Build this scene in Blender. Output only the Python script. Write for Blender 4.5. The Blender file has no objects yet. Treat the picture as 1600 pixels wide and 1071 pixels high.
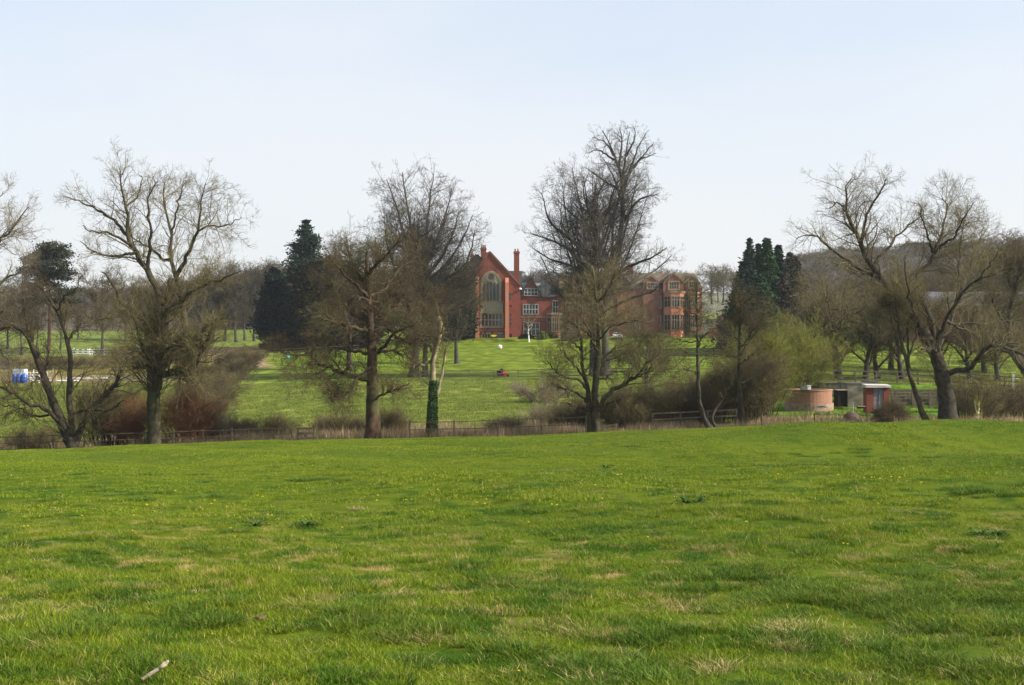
import bpy, math, random
import numpy as np
from mathutils import Vector, Quaternion, Euler
R = math.radians
scene = bpy.context.scene
COL = scene.collection

# ------------------------------------------------------------------ camera
F = 2000.0; HZ = 550.0; ZC = 1.6
cd = bpy.data.cameras.new('camera'); cam = bpy.data.objects.new('camera', cd); COL.objects.link(cam)
cd.sensor_width = 36; cd.lens = F / 1600 * 36; cd.shift_y = (HZ - 535.5) / 1600
cd.clip_start = 0.1; cd.clip_end = 4000
cam.location = (0, 0, ZC); cam.rotation_euler = (R(90), 0, 0)
scene.camera = cam
# ------------------------------------------------------------------ sky and sun
SUN_EL, SUN_AZ = 33.0, 103.0
world = bpy.data.worlds.new('World'); scene.world = world; world.use_nodes = True
wn = world.node_tree
sky = wn.nodes.new('ShaderNodeTexSky'); sky.sky_type = 'NISHITA'; sky.sun_disc = False
sky.sun_elevation = R(SUN_EL); sky.sun_rotation = R(SUN_AZ)
sky.air_density = 1.0; sky.dust_density = 3.0; sky.ozone_density = 2.2; sky.altitude = 100
# thin milky veil over the blue, thicker towards the horizon
tc = wn.nodes.new('ShaderNodeTexCoord'); sz = wn.nodes.new('ShaderNodeSeparateXYZ'); wn.links.new(tc.outputs['Generated'], sz.inputs[0])
vr = wn.nodes.new('ShaderNodeMapRange'); vr.inputs[1].default_value = 0.0; vr.inputs[2].default_value = .45; vr.inputs[3].default_value = .85; vr.inputs[4].default_value = .50; wn.links.new(sz.outputs[2], vr.inputs[0])
mpv = wn.nodes.new('ShaderNodeMapping'); mpv.inputs['Scale'].default_value = (1, 1, 3.5); wn.links.new(tc.outputs['Generated'], mpv.inputs[0])
nz = wn.nodes.new('ShaderNodeTexNoise'); nz.inputs['Scale'].default_value = 1.6; nz.inputs['Detail'].default_value = 5; wn.links.new(mpv.outputs[0], nz.inputs['Vector'])
nr = wn.nodes.new('ShaderNodeMapRange'); nr.inputs[1].default_value = .3; nr.inputs[2].default_value = .7; nr.inputs[3].default_value = -.20; nr.inputs[4].default_value = .18; wn.links.new(nz.outputs['Fac'], nr.inputs[0])
va = wn.nodes.new('ShaderNodeMath'); va.operation = 'ADD'; wn.links.new(vr.outputs[0], va.inputs[0]); wn.links.new(nr.outputs[0], va.inputs[1])
vm = wn.nodes.new('ShaderNodeMix'); vm.data_type = 'RGBA'; wn.links.new(va.outputs[0], vm.inputs[0]); wn.links.new(sky.outputs[0], vm.inputs[6]); 
vc = wn.nodes.new('ShaderNodeMix'); vc.data_type = 'RGBA'; vz = wn.nodes.new('ShaderNodeMapRange'); vz.inputs[2].default_value = .32; wn.links.new(sz.outputs[2], vz.inputs[0]); wn.links.new(vz.outputs[0], vc.inputs[0])
vc.inputs[6].default_value = (3.80, 3.76, 3.72, 1); vc.inputs[7].default_value = (3.35, 3.60, 3.92, 1); wn.links.new(vc.outputs[2], vm.inputs[7])
wn.links.new(vm.outputs[2], wn.nodes['Background'].inputs[0])
wn.nodes['Background'].inputs[1].default_value = 0.143
sl = bpy.data.lights.new('sun', 'SUN'); sl.energy = 5.0; sl.angle = R(0.6); sl.color = (1, .93, .80)
sun = bpy.data.objects.new('sun', sl); COL.objects.link(sun)
sd = Vector((math.sin(R(SUN_AZ)) * math.cos(R(SUN_EL)), math.cos(R(SUN_AZ)) * math.cos(R(SUN_EL)), math.sin(R(SUN_EL))))
sun.rotation_euler = sd.to_track_quat('Z', 'Y').to_euler()
vs = scene.view_settings; vs.view_transform = 'Standard'; vs.look = 'None'; vs.gamma = 1; vs.exposure = 0.8
vs.use_curve_mapping = False
scene.cycles.max_bounces = 5; scene.cycles.diffuse_bounces = 2; scene.cycles.transmission_bounces = 3
scene.cycles.volume_bounces = 0; scene.cycles.transparent_max_bounces = 8
scene.cycles.volume_step_rate = 1.0

# ------------------------------------------------------------------ helpers
def at(px, py, Y):
    return np.array(((px - 800) * Y / F, Y, ZC - (py - HZ) * Y / F))

# terrain profiles: pixel column -> [(distance, height)], heights written as picture rows where they can be seen
def zr(Y, py): return ZC - (py - HZ) * Y / F
NEAR = [(-60, .3), (0, .0), (6, -.02)]
COLS = {
    0:    NEAR + [(20, -.62), (40, -1.95), (60, -3.35), (80, zr(80, 705)), (84, -5.1), (90, -5.7), (93, -5.7), (97, zr(97, 704)), (103, zr(103, 695)), (130, -5.6), (165, zr(165, 612)), (178, zr(178, 596)), (190, zr(190, 588)), (215, zr(215, 575)), (238, zr(238, 556)), (340, zr(340, 520)), (450, zr(450, 502)), (700, zr(700, 480)), (950, 20)],
    300:  NEAR + [(20, -.6), (40, -1.85), (60, -3.0), (80, zr(80, 692)), (84, -4.5), (89, -5.15), (92, -5.15), (96, zr(96, 690)), (103, zr(103, 683)), (125, -4.9), (175, zr(175, 600)), (230, zr(230, 562)), (300, zr(300, 532)), (345, zr(345, 520)), (450, zr(450, 497)), (700, zr(700, 466)), (950, 20)],
    460:  NEAR + [(20, -.55), (40, -1.7), (60, -2.8), (80, zr(80, 689)), (84, -4.2), (89, -4.95), (92, -4.95), (96, zr(96, 688)), (102, zr(102, 680)), (140, zr(140, 628)), (175, zr(175, 597)), (215, zr(215, 567)), (250, zr(250, 548)), (300, zr(300, 531)), (450, zr(450, 490)), (700, zr(700, 440)), (950, 20)],
    750:  NEAR + [(20, -.5), (40, -1.6), (60, -2.65), (80, zr(80, 683)), (85, -4.1), (89, -4.72), (92, -4.72), (96, zr(96, 683)), (102, zr(102, 672)), (140, zr(140, 621)), (172, zr(172, 592)), (185, zr(185, 585)), (215, zr(215, 560)), (245, zr(245, 541)), (256, zr(256, 536)), (259, zr(259, 530)), (262, zr(262, 528)), (330, 5.0), (450, 12), (700, zr(700, 447)), (950, 20)],
    950:  NEAR + [(20, -.48), (40, -1.45), (60, -2.45), (82, zr(82, 676)), (86, -3.9), (90, -4.35), (93, -4.35), (97, zr(97, 674)), (102, zr(102, 667)), (140, zr(140, 621)), (175, zr(175, 590)), (215, zr(215, 561)), (255, zr(255, 534)), (262, zr(262, 526)), (330, 5.2), (450, 12), (700, zr(700, 450)), (950, 20)],
    1150: NEAR + [(20, -.46), (40, -1.35), (60, -2.25), (84, zr(84, 667)), (88, -3.7), (92, -4.0), (97, zr(97, 665)), (102, zr(102, 657)), (140, zr(140, 610)), (175, zr(175, 583)), (215, zr(215, 556)), (262, zr(262, 526)), (300, zr(300, 515)), (400, zr(400, 492)), (700, zr(700, 459)), (950, 10)],
    1270: NEAR + [(20, -.45), (40, -1.3), (60, -2.15), (86, zr(86, 663)), (90, -3.6), (93, -3.9), (97, -3.9), (102, zr(102, 655)), (107, zr(107, 645)), (120, zr(120, 622)), (132, zr(132, 596)), (160, zr(160, 566)), (200, zr(200, 540)), (262, zr(262, 512)), (400, zr(400, 488)), (620, zr(620, 432)), (950, 25)],
    1450: NEAR + [(20, -.45), (40, -1.3), (60, -2.1), (88, zr(88, 660)), (91, -3.5), (95, -3.8), (98, -3.7), (102, zr(102, 654)), (115, zr(115, 636)), (132, zr(132, 600)), (165, zr(165, 570)), (210, zr(210, 532)), (262, zr(262, 512)), (400, zr(400, 478)), (620, zr(620, 418)), (950, 28)],
    1600: NEAR + [(20, -.45), (40, -1.3), (60, -2.1), (88, zr(88, 658)), (91, -3.5), (95, -3.8), (98, -3.7), (102, zr(102, 652)), (115, zr(115, 638)), (132, zr(132, 606)), (165, zr(165, 572)), (210, zr(210, 534)), (262, zr(262, 512)), (400, zr(400, 470)), (620, zr(620, 414)), (950, 28)],
}
CK = sorted(COLS)
def ground(x, y):
    x = np.atleast_1d(np.asarray(x, float)); y = np.atleast_1d(np.asarray(y, float))
    px = 800 + F * x / np.maximum(y, 6.0)
    cz = np.stack([np.interp(y, [p[0] for p in COLS[k]], [p[1] for p in COLS[k]]) for k in CK])
    px = np.clip(px, CK[0], CK[-1])
    i = np.clip(np.searchsorted(CK, px) - 1, 0, len(CK) - 2)
    a = np.array(CK)[i]; b = np.array(CK)[i + 1]
    t = (px - a) / (b - a)
    j = np.arange(len(px))
    z = cz[i, j] * (1 - t) + cz[i + 1, j] * t
    near = np.clip((y - 5) / 12, 0, 1) * np.clip((86 - y) / 12, 0, 1)
    z = z + near * (.10 * np.sin(x * .31 + y * .11 + 1) * np.sin(y * .23 + .5) + .05 * np.sin(x * .9 + y * .37))
    # a long hollow and low swell across the right of the pasture
    z = z + .55 * near * np.exp(-((y - 47 - (x - 14) * .25) / 5.5) ** 2) * np.clip((x - 2) / 8, 0, 1) - .55 * near * np.exp(-((y - 36 - (x - 10) * .2) / 4.5) ** 2) * np.clip((x + 1) / 8, 0, 1)
    far = np.clip((y - 100) / 20, 0, 1)
    z = z + far * .12 * np.sin(x * .21 + 2) * np.sin(y * .17) * np.clip((240 - y) / 40, 0, 1)
    tus = .035 * np.sin(x * 3.1 + 1.3 * np.sin(y * 1.7)) * np.sin(y * 2.3 + np.sin(x * 2.1)) * np.clip((40 - y) / 20, 0, 1)
    return z + tus
def gz(x, y): return float(ground(x, y)[0])
def gpt(px, Y, dz=0):
    x = (px - 800) * Y / F
    return Vector((x, Y, gz(x, Y) + dz))

def tag(o, label, cat, group=None, kind=None):
    if label: o['label'] = label
    if cat: o['category'] = cat
    if group: o['group'] = group
    if kind: o['kind'] = kind
    return o
def empty(name, loc, label, cat, group=None, rz=0):
    o = bpy.data.objects.new(name, None); COL.objects.link(o); o.location = loc; o.rotation_euler = (0, 0, rz)
    o.empty_display_size = .2
    return tag(o, label, cat, group)

def np_mesh(name, V, Fq, mat, parent=None, smooth=True, tris=None, attr=None):
    me = bpy.data.meshes.new(name)
    V = np.asarray(V, np.float32).reshape(-1, 3)
    me.vertices.add(len(V)); me.vertices.foreach_set('co', V.ravel())
    nq = 0 if Fq is None else len(Fq); nt = 0 if tris is None else len(tris)
    parts = []
    if nq: parts.append(np.asarray(Fq, np.int32).ravel())
    if nt: parts.append(np.asarray(tris, np.int32).ravel())
    loops = np.concatenate(parts)
    me.loops.add(len(loops)); me.loops.foreach_set('vertex_index', loops)
    me.polygons.add(nq + nt)
    starts = np.concatenate([np.arange(nq) * 4, nq * 4 + np.arange(nt) * 3]).astype(np.int32)
    me.polygons.foreach_set('loop_start', starts)
    me.polygons.foreach_set('use_smooth', np.full(nq + nt, smooth))
    me.update(calc_edges=True)
    if attr is not None:
        for an, av in attr.items():
            a = me.attributes.new(an, 'FLOAT_COLOR' if av.ndim == 2 else 'FLOAT', 'POINT')
            if av.ndim == 2: a.data.foreach_set('color', av.astype(np.float32).ravel())
            else: a.data.foreach_set('value', av.astype(np.float32))
    if mat: me.materials.append(mat)
    o = bpy.data.objects.new(name, me); COL.objects.link(o)
    if parent: o.parent = parent
    return o

class MB:
    """collects simple shapes into one mesh"""
    def __init__(s): s.v = []; s.f = []
    def poly(s, vs_, fs):
        n = len(s.v); s.v += [tuple(map(float, v)) for v in vs_]; s.f += [tuple(i + n for i in f) for f in fs]; return s
    def box(s, x0, x1, y0, y1, z0, z1):
        v = [(x, y, z) for x in (x0, x1) for y in (y0, y1) for z in (z0, z1)]
        return s.poly(v, [(0, 1, 3, 2), (4, 6, 7, 5), (0, 4, 5, 1), (2, 3, 7, 6), (0, 2, 6, 4), (1, 5, 7, 3)])
    def prism(s, pts, y0, y1):
        """outline in x,z extruded along y"""
        n = len(pts)
        v = [(p[0], y0, p[1]) for p in pts] + [(p[0], y1, p[1]) for p in pts]
        return s.poly(v, [tuple(range(n)), tuple(range(2 * n - 1, n - 1, -1))] + [(i, i + n, (i + 1) % n + n, (i + 1) % n) for i in range(n)])
    def vprism(s, pts, z0, z1):
        n = len(pts)
        v = [(p[0], p[1], z0) for p in pts] + [(p[0], p[1], z1) for p in pts]
        return s.poly(v, [tuple(range(n - 1, -1, -1)), tuple(range(n, 2 * n))] + [(i, (i + 1) % n, (i + 1) % n + n, i + n) for i in range(n)])
    def beam(s, a, b, w, h=None):
        a = Vector(a); b = Vector(b); h = h or w
        d = (b - a).normalized(); ref = Vector((0, 0, 1)) if abs(d.z) < .9 else Vector((1, 0, 0))
        u = d.cross(ref).normalized() * w / 2; v = d.cross(u.normalized()).normalized() * h / 2
        vs_ = [a - u - v, a + u - v, a + u + v, a - u + v, b - u - v, b + u - v, b + u + v, b - u + v]
        return s.poly(vs_, [(3, 2, 1, 0), (4, 5, 6, 7), (0, 1, 5, 4), (1, 2, 6, 5), (2, 3, 7, 6), (3, 0, 4, 7)])
    def tube(s, a, b, r0, r1=None, n=10, cap=True):
        a = Vector(a); b = Vector(b); r1 = r0 if r1 is None else r1
        d = (b - a).normalized(); ref = Vector((0, 0, 1)) if abs(d.z) < .9 else Vector((1, 0, 0))
        u = d.cross(ref).normalized(); v = d.cross(u).normalized()
        vs_ = [a + (u * math.cos(2 * math.pi * k / n) + v * math.sin(2 * math.pi * k / n)) * r0 for k in range(n)]
        vs_ += [b + (u * math.cos(2 * math.pi * k / n) + v * math.sin(2 * math.pi * k / n)) * r1 for k in range(n)]
        fs = [(k, (k + 1) % n, (k + 1) % n + n, k + n) for k in range(n)]
        if cap: fs += [tuple(range(n - 1, -1, -1)), tuple(range(n, 2 * n))]
        return s.poly(vs_, fs)
    def lathe(s, prof, c=(0, 0, 0), n=16):
        """profile [(r,z)] turned round the vertical"""
        m = len(prof); vs_ = []
        for r, z in prof:
            for k in range(n):
                a = 2 * math.pi * k / n; vs_.append((c[0] + r * math.cos(a), c[1] + r * math.sin(a), c[2] + z))
        fs = [(i * n + k, i * n + (k + 1) % n, (i + 1) * n + (k + 1) % n, (i + 1) * n + k) for i in range(m - 1) for k in range(n)]
        fs += [tuple(range(n - 1, -1, -1)), tuple(range((m - 1) * n, m * n))]
        return s.poly(vs_, fs)
    def build(s, name, mat, parent=None, smooth=False, bevel=0):
        me = bpy.data.meshes.new(name); me.from_pydata(s.v, [], s.f); me.update()
        import bmesh
        bm = bmesh.new(); bm.from_mesh(me); bmesh.ops.recalc_face_normals(bm, faces=bm.faces)
        if bevel: bmesh.ops.bevel(bm, geom=list(bm.edges), offset=bevel, segments=2, affect='EDGES', clamp_overlap=True)
        bm.to_mesh(me); bm.free()
        if smooth:
            for p in me.polygons: p.use_smooth = True
        me.materials.append(mat)
        o = bpy.data.objects.new(name, me); COL.objects.link(o)
        if parent: o.parent = parent
        return o

# ------------------------------------------------------------------ materials
def mat_noise(name, c0, c1, scale=1.0, rough=.9, detail=4, bump=0, c2=None, scale2=.1, metal=0, spec=.2, transl=0, bscale=None, coat=0):
    m = bpy.data.materials.new(name); m.use_nodes = True; nt = m.node_tree; N = nt.nodes; L = nt.links
    b = N['Principled BSDF']; b.inputs['Roughness'].default_value = rough; b.inputs['Metallic'].default_value = metal
    b.inputs['Specular IOR Level'].default_value = spec; b.inputs['Coat Weight'].default_value = coat
    g = N.new('ShaderNodeNewGeometry')
    def noise(sc, lo=.35, hi=.65):
        n = N.new('ShaderNodeTexNoise'); n.inputs['Scale'].default_value = sc; n.inputs['Detail'].default_value = detail
        L.new(g.outputs['Position'], n.inputs['Vector'])
        r = N.new('ShaderNodeMapRange'); r.inputs[1].default_value = lo; r.inputs[2].default_value = hi
        L.new(n.outputs['Fac'], r.inputs[0]); return r.outputs[0]
    mx = N.new('ShaderNodeMix'); mx.data_type = 'RGBA'; mx.inputs[6].default_value = (*c0, 1); mx.inputs[7].default_value = (*c1, 1)
    L.new(noise(scale), mx.inputs[0]); out = mx.outputs[2]
    if c2:
        m2 = N.new('ShaderNodeMix'); m2.data_type = 'RGBA'; L.new(out, m2.inputs[6]); m2.inputs[7].default_value = (*c2, 1)
        L.new(noise(scale2, .5, .7), m2.inputs[0]); out = m2.outputs[2]
    L.new(out, b.inputs['Base Color'])
    if bump:
        bn = N.new('ShaderNodeTexNoise'); bn.inputs['Scale'].default_value = bscale or scale * 3; bn.inputs['Detail'].default_value = 4
        L.new(g.outputs['Position'], bn.inputs['Vector'])
        bp = N.new('ShaderNodeBump'); bp.inputs['Strength'].default_value = .6; bp.inputs['Distance'].default_value = bump
        L.new(bn.outputs['Fac'], bp.inputs['Height']); L.new(bp.outputs[0], b.inputs['Normal'])
    if transl:
        t = N.new('ShaderNodeBsdfTranslucent'); L.new(out, t.inputs[0])
        ms = N.new('ShaderNodeMixShader'); ms.inputs[0].default_value = transl
        L.new(b.outputs[0], ms.inputs[1]); L.new(t.outputs[0], ms.inputs[2]); L.new(ms.outputs[0], N['Material Output'].inputs[0])
    return m

def brick_mat(name, c0, c1, mortar, stain):
    m = bpy.data.materials.new(name); m.use_nodes = True; nt = m.node_tree; N = nt.nodes; L = nt.links
    b = N['Principled BSDF']; b.inputs['Roughness'].default_value = .9; b.inputs['Specular IOR Level'].default_value = .2
    g = N.new('ShaderNodeNewGeometry'); sx = N.new('ShaderNodeSeparateXYZ'); L.new(g.outputs['Position'], sx.inputs[0])
    ad = N.new('ShaderNodeMath'); ad.operation = 'ADD'; L.new(sx.outputs[0], ad.inputs[0]); L.new(sx.outputs[1], ad.inputs[1])
    cx = N.new('ShaderNodeCombineXYZ'); L.new(ad.outputs[0], cx.inputs[0]); L.new(sx.outputs[2], cx.inputs[1])
    br = N.new('ShaderNodeTexBrick'); L.new(cx.outputs[0], br.inputs['Vector']); br.inputs['Scale'].default_value = 1
    br.inputs['Brick Width'].default_value = .24; br.inputs['Row Height'].default_value = .085; br.inputs['Mortar Size'].default_value = .009
    br.inputs['Color1'].default_value = (*c0, 1); br.inputs['Color2'].default_value = (*c1, 1); br.inputs['Mortar'].default_value = (*mortar, 1)
    n = N.new('ShaderNodeTexNoise'); n.inputs['Scale'].default_value = .55; n.inputs['Detail'].default_value = 6; L.new(g.outputs['Position'], n.inputs['Vector'])
    r = N.new('ShaderNodeMapRange'); r.inputs[1].default_value = .4; r.inputs[2].default_value = .7; r.inputs[4].default_value = .7; L.new(n.outputs['Fac'], r.inputs[0])
    mx = N.new('ShaderNodeMix'); mx.data_type = 'RGBA'; L.new(r.outputs[0], mx.inputs[0]); L.new(br.outputs['Color'], mx.inputs[6]); mx.inputs[7].default_value = (*stain, 1)
    L.new(mx.outputs[2], b.inputs['Base Color']); return m

def grass_color(nt):
    """pasture colour from world position: olive green, lush patches, dry straw"""
    N = nt.nodes; L = nt.links
    g = N.new('ShaderNodeNewGeometry'); sx = N.new('ShaderNodeSeparateXYZ'); L.new(g.outputs['Position'], sx.inputs[0])
    cx = N.new('ShaderNodeCombineXYZ'); L.new(sx.outputs[0], cx.inputs[0]); L.new(sx.outputs[1], cx.inputs[1])
    def noise(sc, lo, hi, det=3, off=0, dist=0):
        mp = N.new('ShaderNodeMapping'); mp.inputs['Location'].default_value = (off, off * 1.7, 0); L.new(cx.outputs[0], mp.inputs[0])
        n = N.new('ShaderNodeTexNoise'); n.inputs['Scale'].default_value = sc; n.inputs['Detail'].default_value = det; n.inputs['Distortion'].default_value = dist
        L.new(mp.outputs[0], n.inputs['Vector'])
        r = N.new('ShaderNodeMapRange'); r.interpolation_type = 'SMOOTHSTEP'; r.inputs[1].default_value = lo; r.inputs[2].default_value = hi; L.new(n.outputs['Fac'], r.inputs[0]); return r.outputs[0]
    def mix(fac, a, b_):
        mx = N.new('ShaderNodeMix'); mx.data_type = 'RGBA'; L.new(fac, mx.inputs[0])
        for s_, i in ((a, 6), (b_, 7)):
            if isinstance(s_, tuple): mx.inputs[i].default_value = (*s_, 1)
            else: L.new(s_, mx.inputs[i])
        return mx.outputs[2]
    def mul(a, b_):
        q = N.new('ShaderNodeMath'); q.operation = 'MULTIPLY'; L.new(a, q.inputs[0])
        if isinstance(b_, float): q.inputs[1].default_value = b_
        else: L.new(b_, q.inputs[1])
        return q.outputs[0]
    c = mix(noise(.12, .35, .65), GR_A, GR_B)
    def fade(y0, y1, lo):
        q = N.new('ShaderNodeMapRange'); q.inputs[1].default_value = y0; q.inputs[2].default_value = y1; q.inputs[3].default_value = 1; q.inputs[4].default_value = lo; L.new(sx.outputs[1], q.inputs[0]); return q.outputs[0]
    c = mix(mul(mul(noise(1.7, .46, .66, 6, 7, .4), .85), fade(14, 30, .55)), c, GR_LUSH)
    c = mix(mul(noise(2.6, .53, .68, 5, 31, .5), mul(noise(.18, .38, .60, 2, 57), fade(11, 20, .06))), c, GR_DRY)
    return c, mix, noise, mul
GR_A = (.162, .215, .010); GR_B = (.116, .180, .009); GR_LUSH = (.036, .108, .006); GR_DRY = (.42, .33, .12)

# ------------------------------------------------------------------ tubes / trees
def nrm(a): return a / np.maximum(np.linalg.norm(a, axis=-1, keepdims=True), 1e-9)
def catmull(pts, n):
    p = np.asarray(pts, float)
    if len(p) == 2: return p[0] + (p[1] - p[0]) * np.linspace(0, 1, n)[:, None]
    d = np.r_[0, np.cumsum(np.linalg.norm(np.diff(p[:, :3], axis=0), axis=1))]; d /= d[-1]
    q = np.vstack([2 * p[0] - p[1], p, 2 * p[-1] - p[-2]])
    out = []
    for t in np.linspace(0, 1, n):
        i = min(max(np.searchsorted(d, t, 'right') - 1, 0), len(p) - 2)
        u = (t - d[i]) / max(d[i + 1] - d[i], 1e-9)
        a, b, c, e = q[i], q[i + 1], q[i + 2], q[i + 3]
        out.append(.5 * (2 * b + (c - a) * u + (2 * a - 5 * b + 4 * c - e) * u * u + (3 * b - a - 3 * c + e) * u ** 3))
    return np.array(out)
def tubes(groups):
    """groups of (P (M,K,3), R (M,K), sides) -> verts, quads"""
    VS = []; FS = []; off = 0
    for P, Rr, S in groups:
        M, K = P.shape[:2]
        T = np.empty_like(P); T[:, 1:-1] = P[:, 2:] - P[:, :-2]; T[:, 0] = P[:, 1] - P[:, 0]; T[:, -1] = P[:, -1] - P[:, -2]
        T = nrm(T)
        mean = nrm(P[:, -1] - P[:, 0]); ref = np.where(np.abs(mean[:, 2:3]) < .75, [[0, 0, 1.]], [[1., .3, 0]])
        U = nrm(np.cross(T, ref[:, None, :])); W = np.cross(T, U)
        a = np.arange(S) * 2 * np.pi / S
        V = P[:, :, None, :] + Rr[:, :, None, None] * (np.cos(a)[None, None, :, None] * U[:, :, None, :] + np.sin(a)[None, None, :, None] * W[:, :, None, :])
        VS.append(V.reshape(-1, 3))
        idx = off + np.arange(M * K * S).reshape(M, K, S)
        nx = np.roll(idx, -1, axis=2)
        FS.append(np.stack([idx[:, :-1], nx[:, :-1], nx[:, 1:], idx[:, 1:]], -1).reshape(-1, 4))
        off += M * K * S
    return np.concatenate(VS), np.concatenate(FS)
def spawn(src, n, rng, t0=.2, t1=1., ang=(30, 65), lr=.4, lmin=.3, lmax=5, K=5, wob=.15, up=.04, trop=.04, rr=.6, rmax=.2, rmin=.0075, tip=.3, bias=1.0, lw=1.0):
    """n child branches off the polylines in src"""
    res_P = []; res_R = []
    tot = sum(len(P) * 1.0 for P, _ in src)
    Ls = [np.linalg.norm(np.diff(P, axis=1), axis=2).sum(1) for P, _ in src]
    W = np.concatenate([l ** lw for l in Ls]); W = W / W.sum()
    cum = np.cumsum([len(P) for P, _ in src])
    pick = rng.choice(len(W), n, p=W)
    for gi, (P, Rr) in enumerate(src):
        lo = cum[gi] - len(P); sel = pick[(pick >= lo) & (pick < cum[gi])] - lo
        m = len(sel)
        if not m: continue
        Kp = P.shape[1]
        t = t0 + (t1 - t0) * rng.random(m) ** (1 / bias)
        f = t * (Kp - 1); i = np.minimum(f.astype(int), Kp - 2); u = (f - i)[:, None]
        pos = P[sel, i] * (1 - u) + P[sel, i + 1] * u
        tan = nrm(P[sel, i + 1] - P[sel, i]); rad = Rr[sel, i] * (1 - u[:, 0]) + Rr[sel, i + 1] * u[:, 0]
        perp = nrm(np.cross(tan, nrm(rng.normal(size=(m, 3)))))
        a = np.radians(rng.uniform(ang[0], ang[1], m))[:, None]
        d = nrm(tan * np.cos(a) + perp * np.sin(a) + np.array([0, 0, up]))
        ln = np.clip(lr * Ls[gi][sel] * (1 - .55 * t) * rng.uniform(.55, 1.35, m), lmin * rng.uniform(.7, 1.2, m), lmax)
        r0 = np.clip(rad * rr, rmin, rmax)
        Q = np.empty((m, K, 3)); Q[:, 0] = pos
        for k in range(1, K):
            pos = pos + d * (ln / (K - 1))[:, None]; Q[:, k] = pos
            d = nrm(d + rng.normal(size=(m, 3)) * wob + np.array([0, 0, trop]))
        s = np.linspace(0, 1, K)[None, :]
        res_P.append(Q); res_R.append(np.maximum(r0[:, None] * (1 - (1 - tip) * s), rmin * .6))
    return np.concatenate(res_P), np.concatenate(res_R)
def branch_out(skel, rng, counts, first=None, **kw):
    """successive generations of branches; returns list of (P,R,sides)"""
    gens = []; src = skel
    defaults = [dict(K=8, lr=.42, lmin=1.2, lmax=6, rr=.40, rmax=.065, wob=.20), dict(K=6, lr=.45, lmin=.7, lmax=3.0, rr=.55, rmax=.03, wob=.22),
                dict(K=4, lr=.5, lmin=.5, lmax=1.8, rr=.6, rmax=.016, wob=.22), dict(K=3, lr=.55, lmin=.35, lmax=1.0, rr=.7, wob=.2)]
    for g, n in enumerate(counts):
        d = dict(defaults[min(g, 3)]); d.update(kw)
        if g == 0 and first: d.update(first)
        P, Rr = spawn(src, n, rng, **d)
        gens.append((P, Rr, 5 if g == 0 else 3))
        src = [(P, Rr)] if g else [(P, Rr)] + list(src)
    return gens
def limb_poly(pts, r0, r1, K=14, pw=1.0):
    P = catmull(pts, K); s = np.linspace(0, 1, K)
    return P, r0 + (r1 - r0) * s ** pw
def localise(gr, base): return [(P - np.array(base)[None, None, :], Rr, S) for P, Rr, S in gr]

rng_bark = np.random.default_rng(1)
def make_tree(name, label, cat, base, trunk, limbs, crown, mt, mc, group=None, sep=True):
    """trunk, limbs: [(P (K,3), R (K))]; crown: [(P,R,S)]"""
    root = empty(name, base, label, cat, group)
    b = np.array(base)
    tv = tubes([((P - b)[None], Rr[None], 12) for P, Rr in trunk]); tv = (tv[0] + rng_bark.normal(size=tv[0].shape) * .014 + .03 * np.sin(tv[0][:, [2, 0, 1]] * 5.3 + 2 * np.sin(tv[0][:, [1, 2, 0]] * 3.1)), tv[1]); np_mesh('trunk', *tv, mt, root)
    if limbs:
        if sep:
            for P, Rr in limbs: np_mesh('limb', *tubes([((P - b)[None], Rr[None], 8)]), mt, root)
        else: np_mesh('limbs', *tubes([((P - b)[None], Rr[None], 7) for P, Rr in limbs]), mt, root)
    np_mesh('crown', *tubes(localise(crown, b)), mc, root)
    return root

def pxlimb(pts, D, w0, w1, d0=0, d1=0, K=16, rng=None, wig=.0, pw=.9):
    """a limb traced as a run of picture points at distance D, with its own depth offsets and widths in picture units"""
    n = len(pts); q = []
    for i, (px, py) in enumerate(pts):
        s = i / max(n - 1, 1); dd = d0 + (d1 - d0) * s
        q.append(at(px, py, D + dd))
    P, Rr = limb_poly(q, w0 * D / F, w1 * D / F, K, pw)
    if rng is not None and wig: P[1:] += rng.normal(size=P[1:].shape) * wig
    return P, Rr
def flare(P, Rr, k=.5, h=1.6):
    z = P[:, 2] - P[0, 2]; return P, Rr * (1 + k * np.exp(-np.maximum(z, 0) / h * 2.2))

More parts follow.
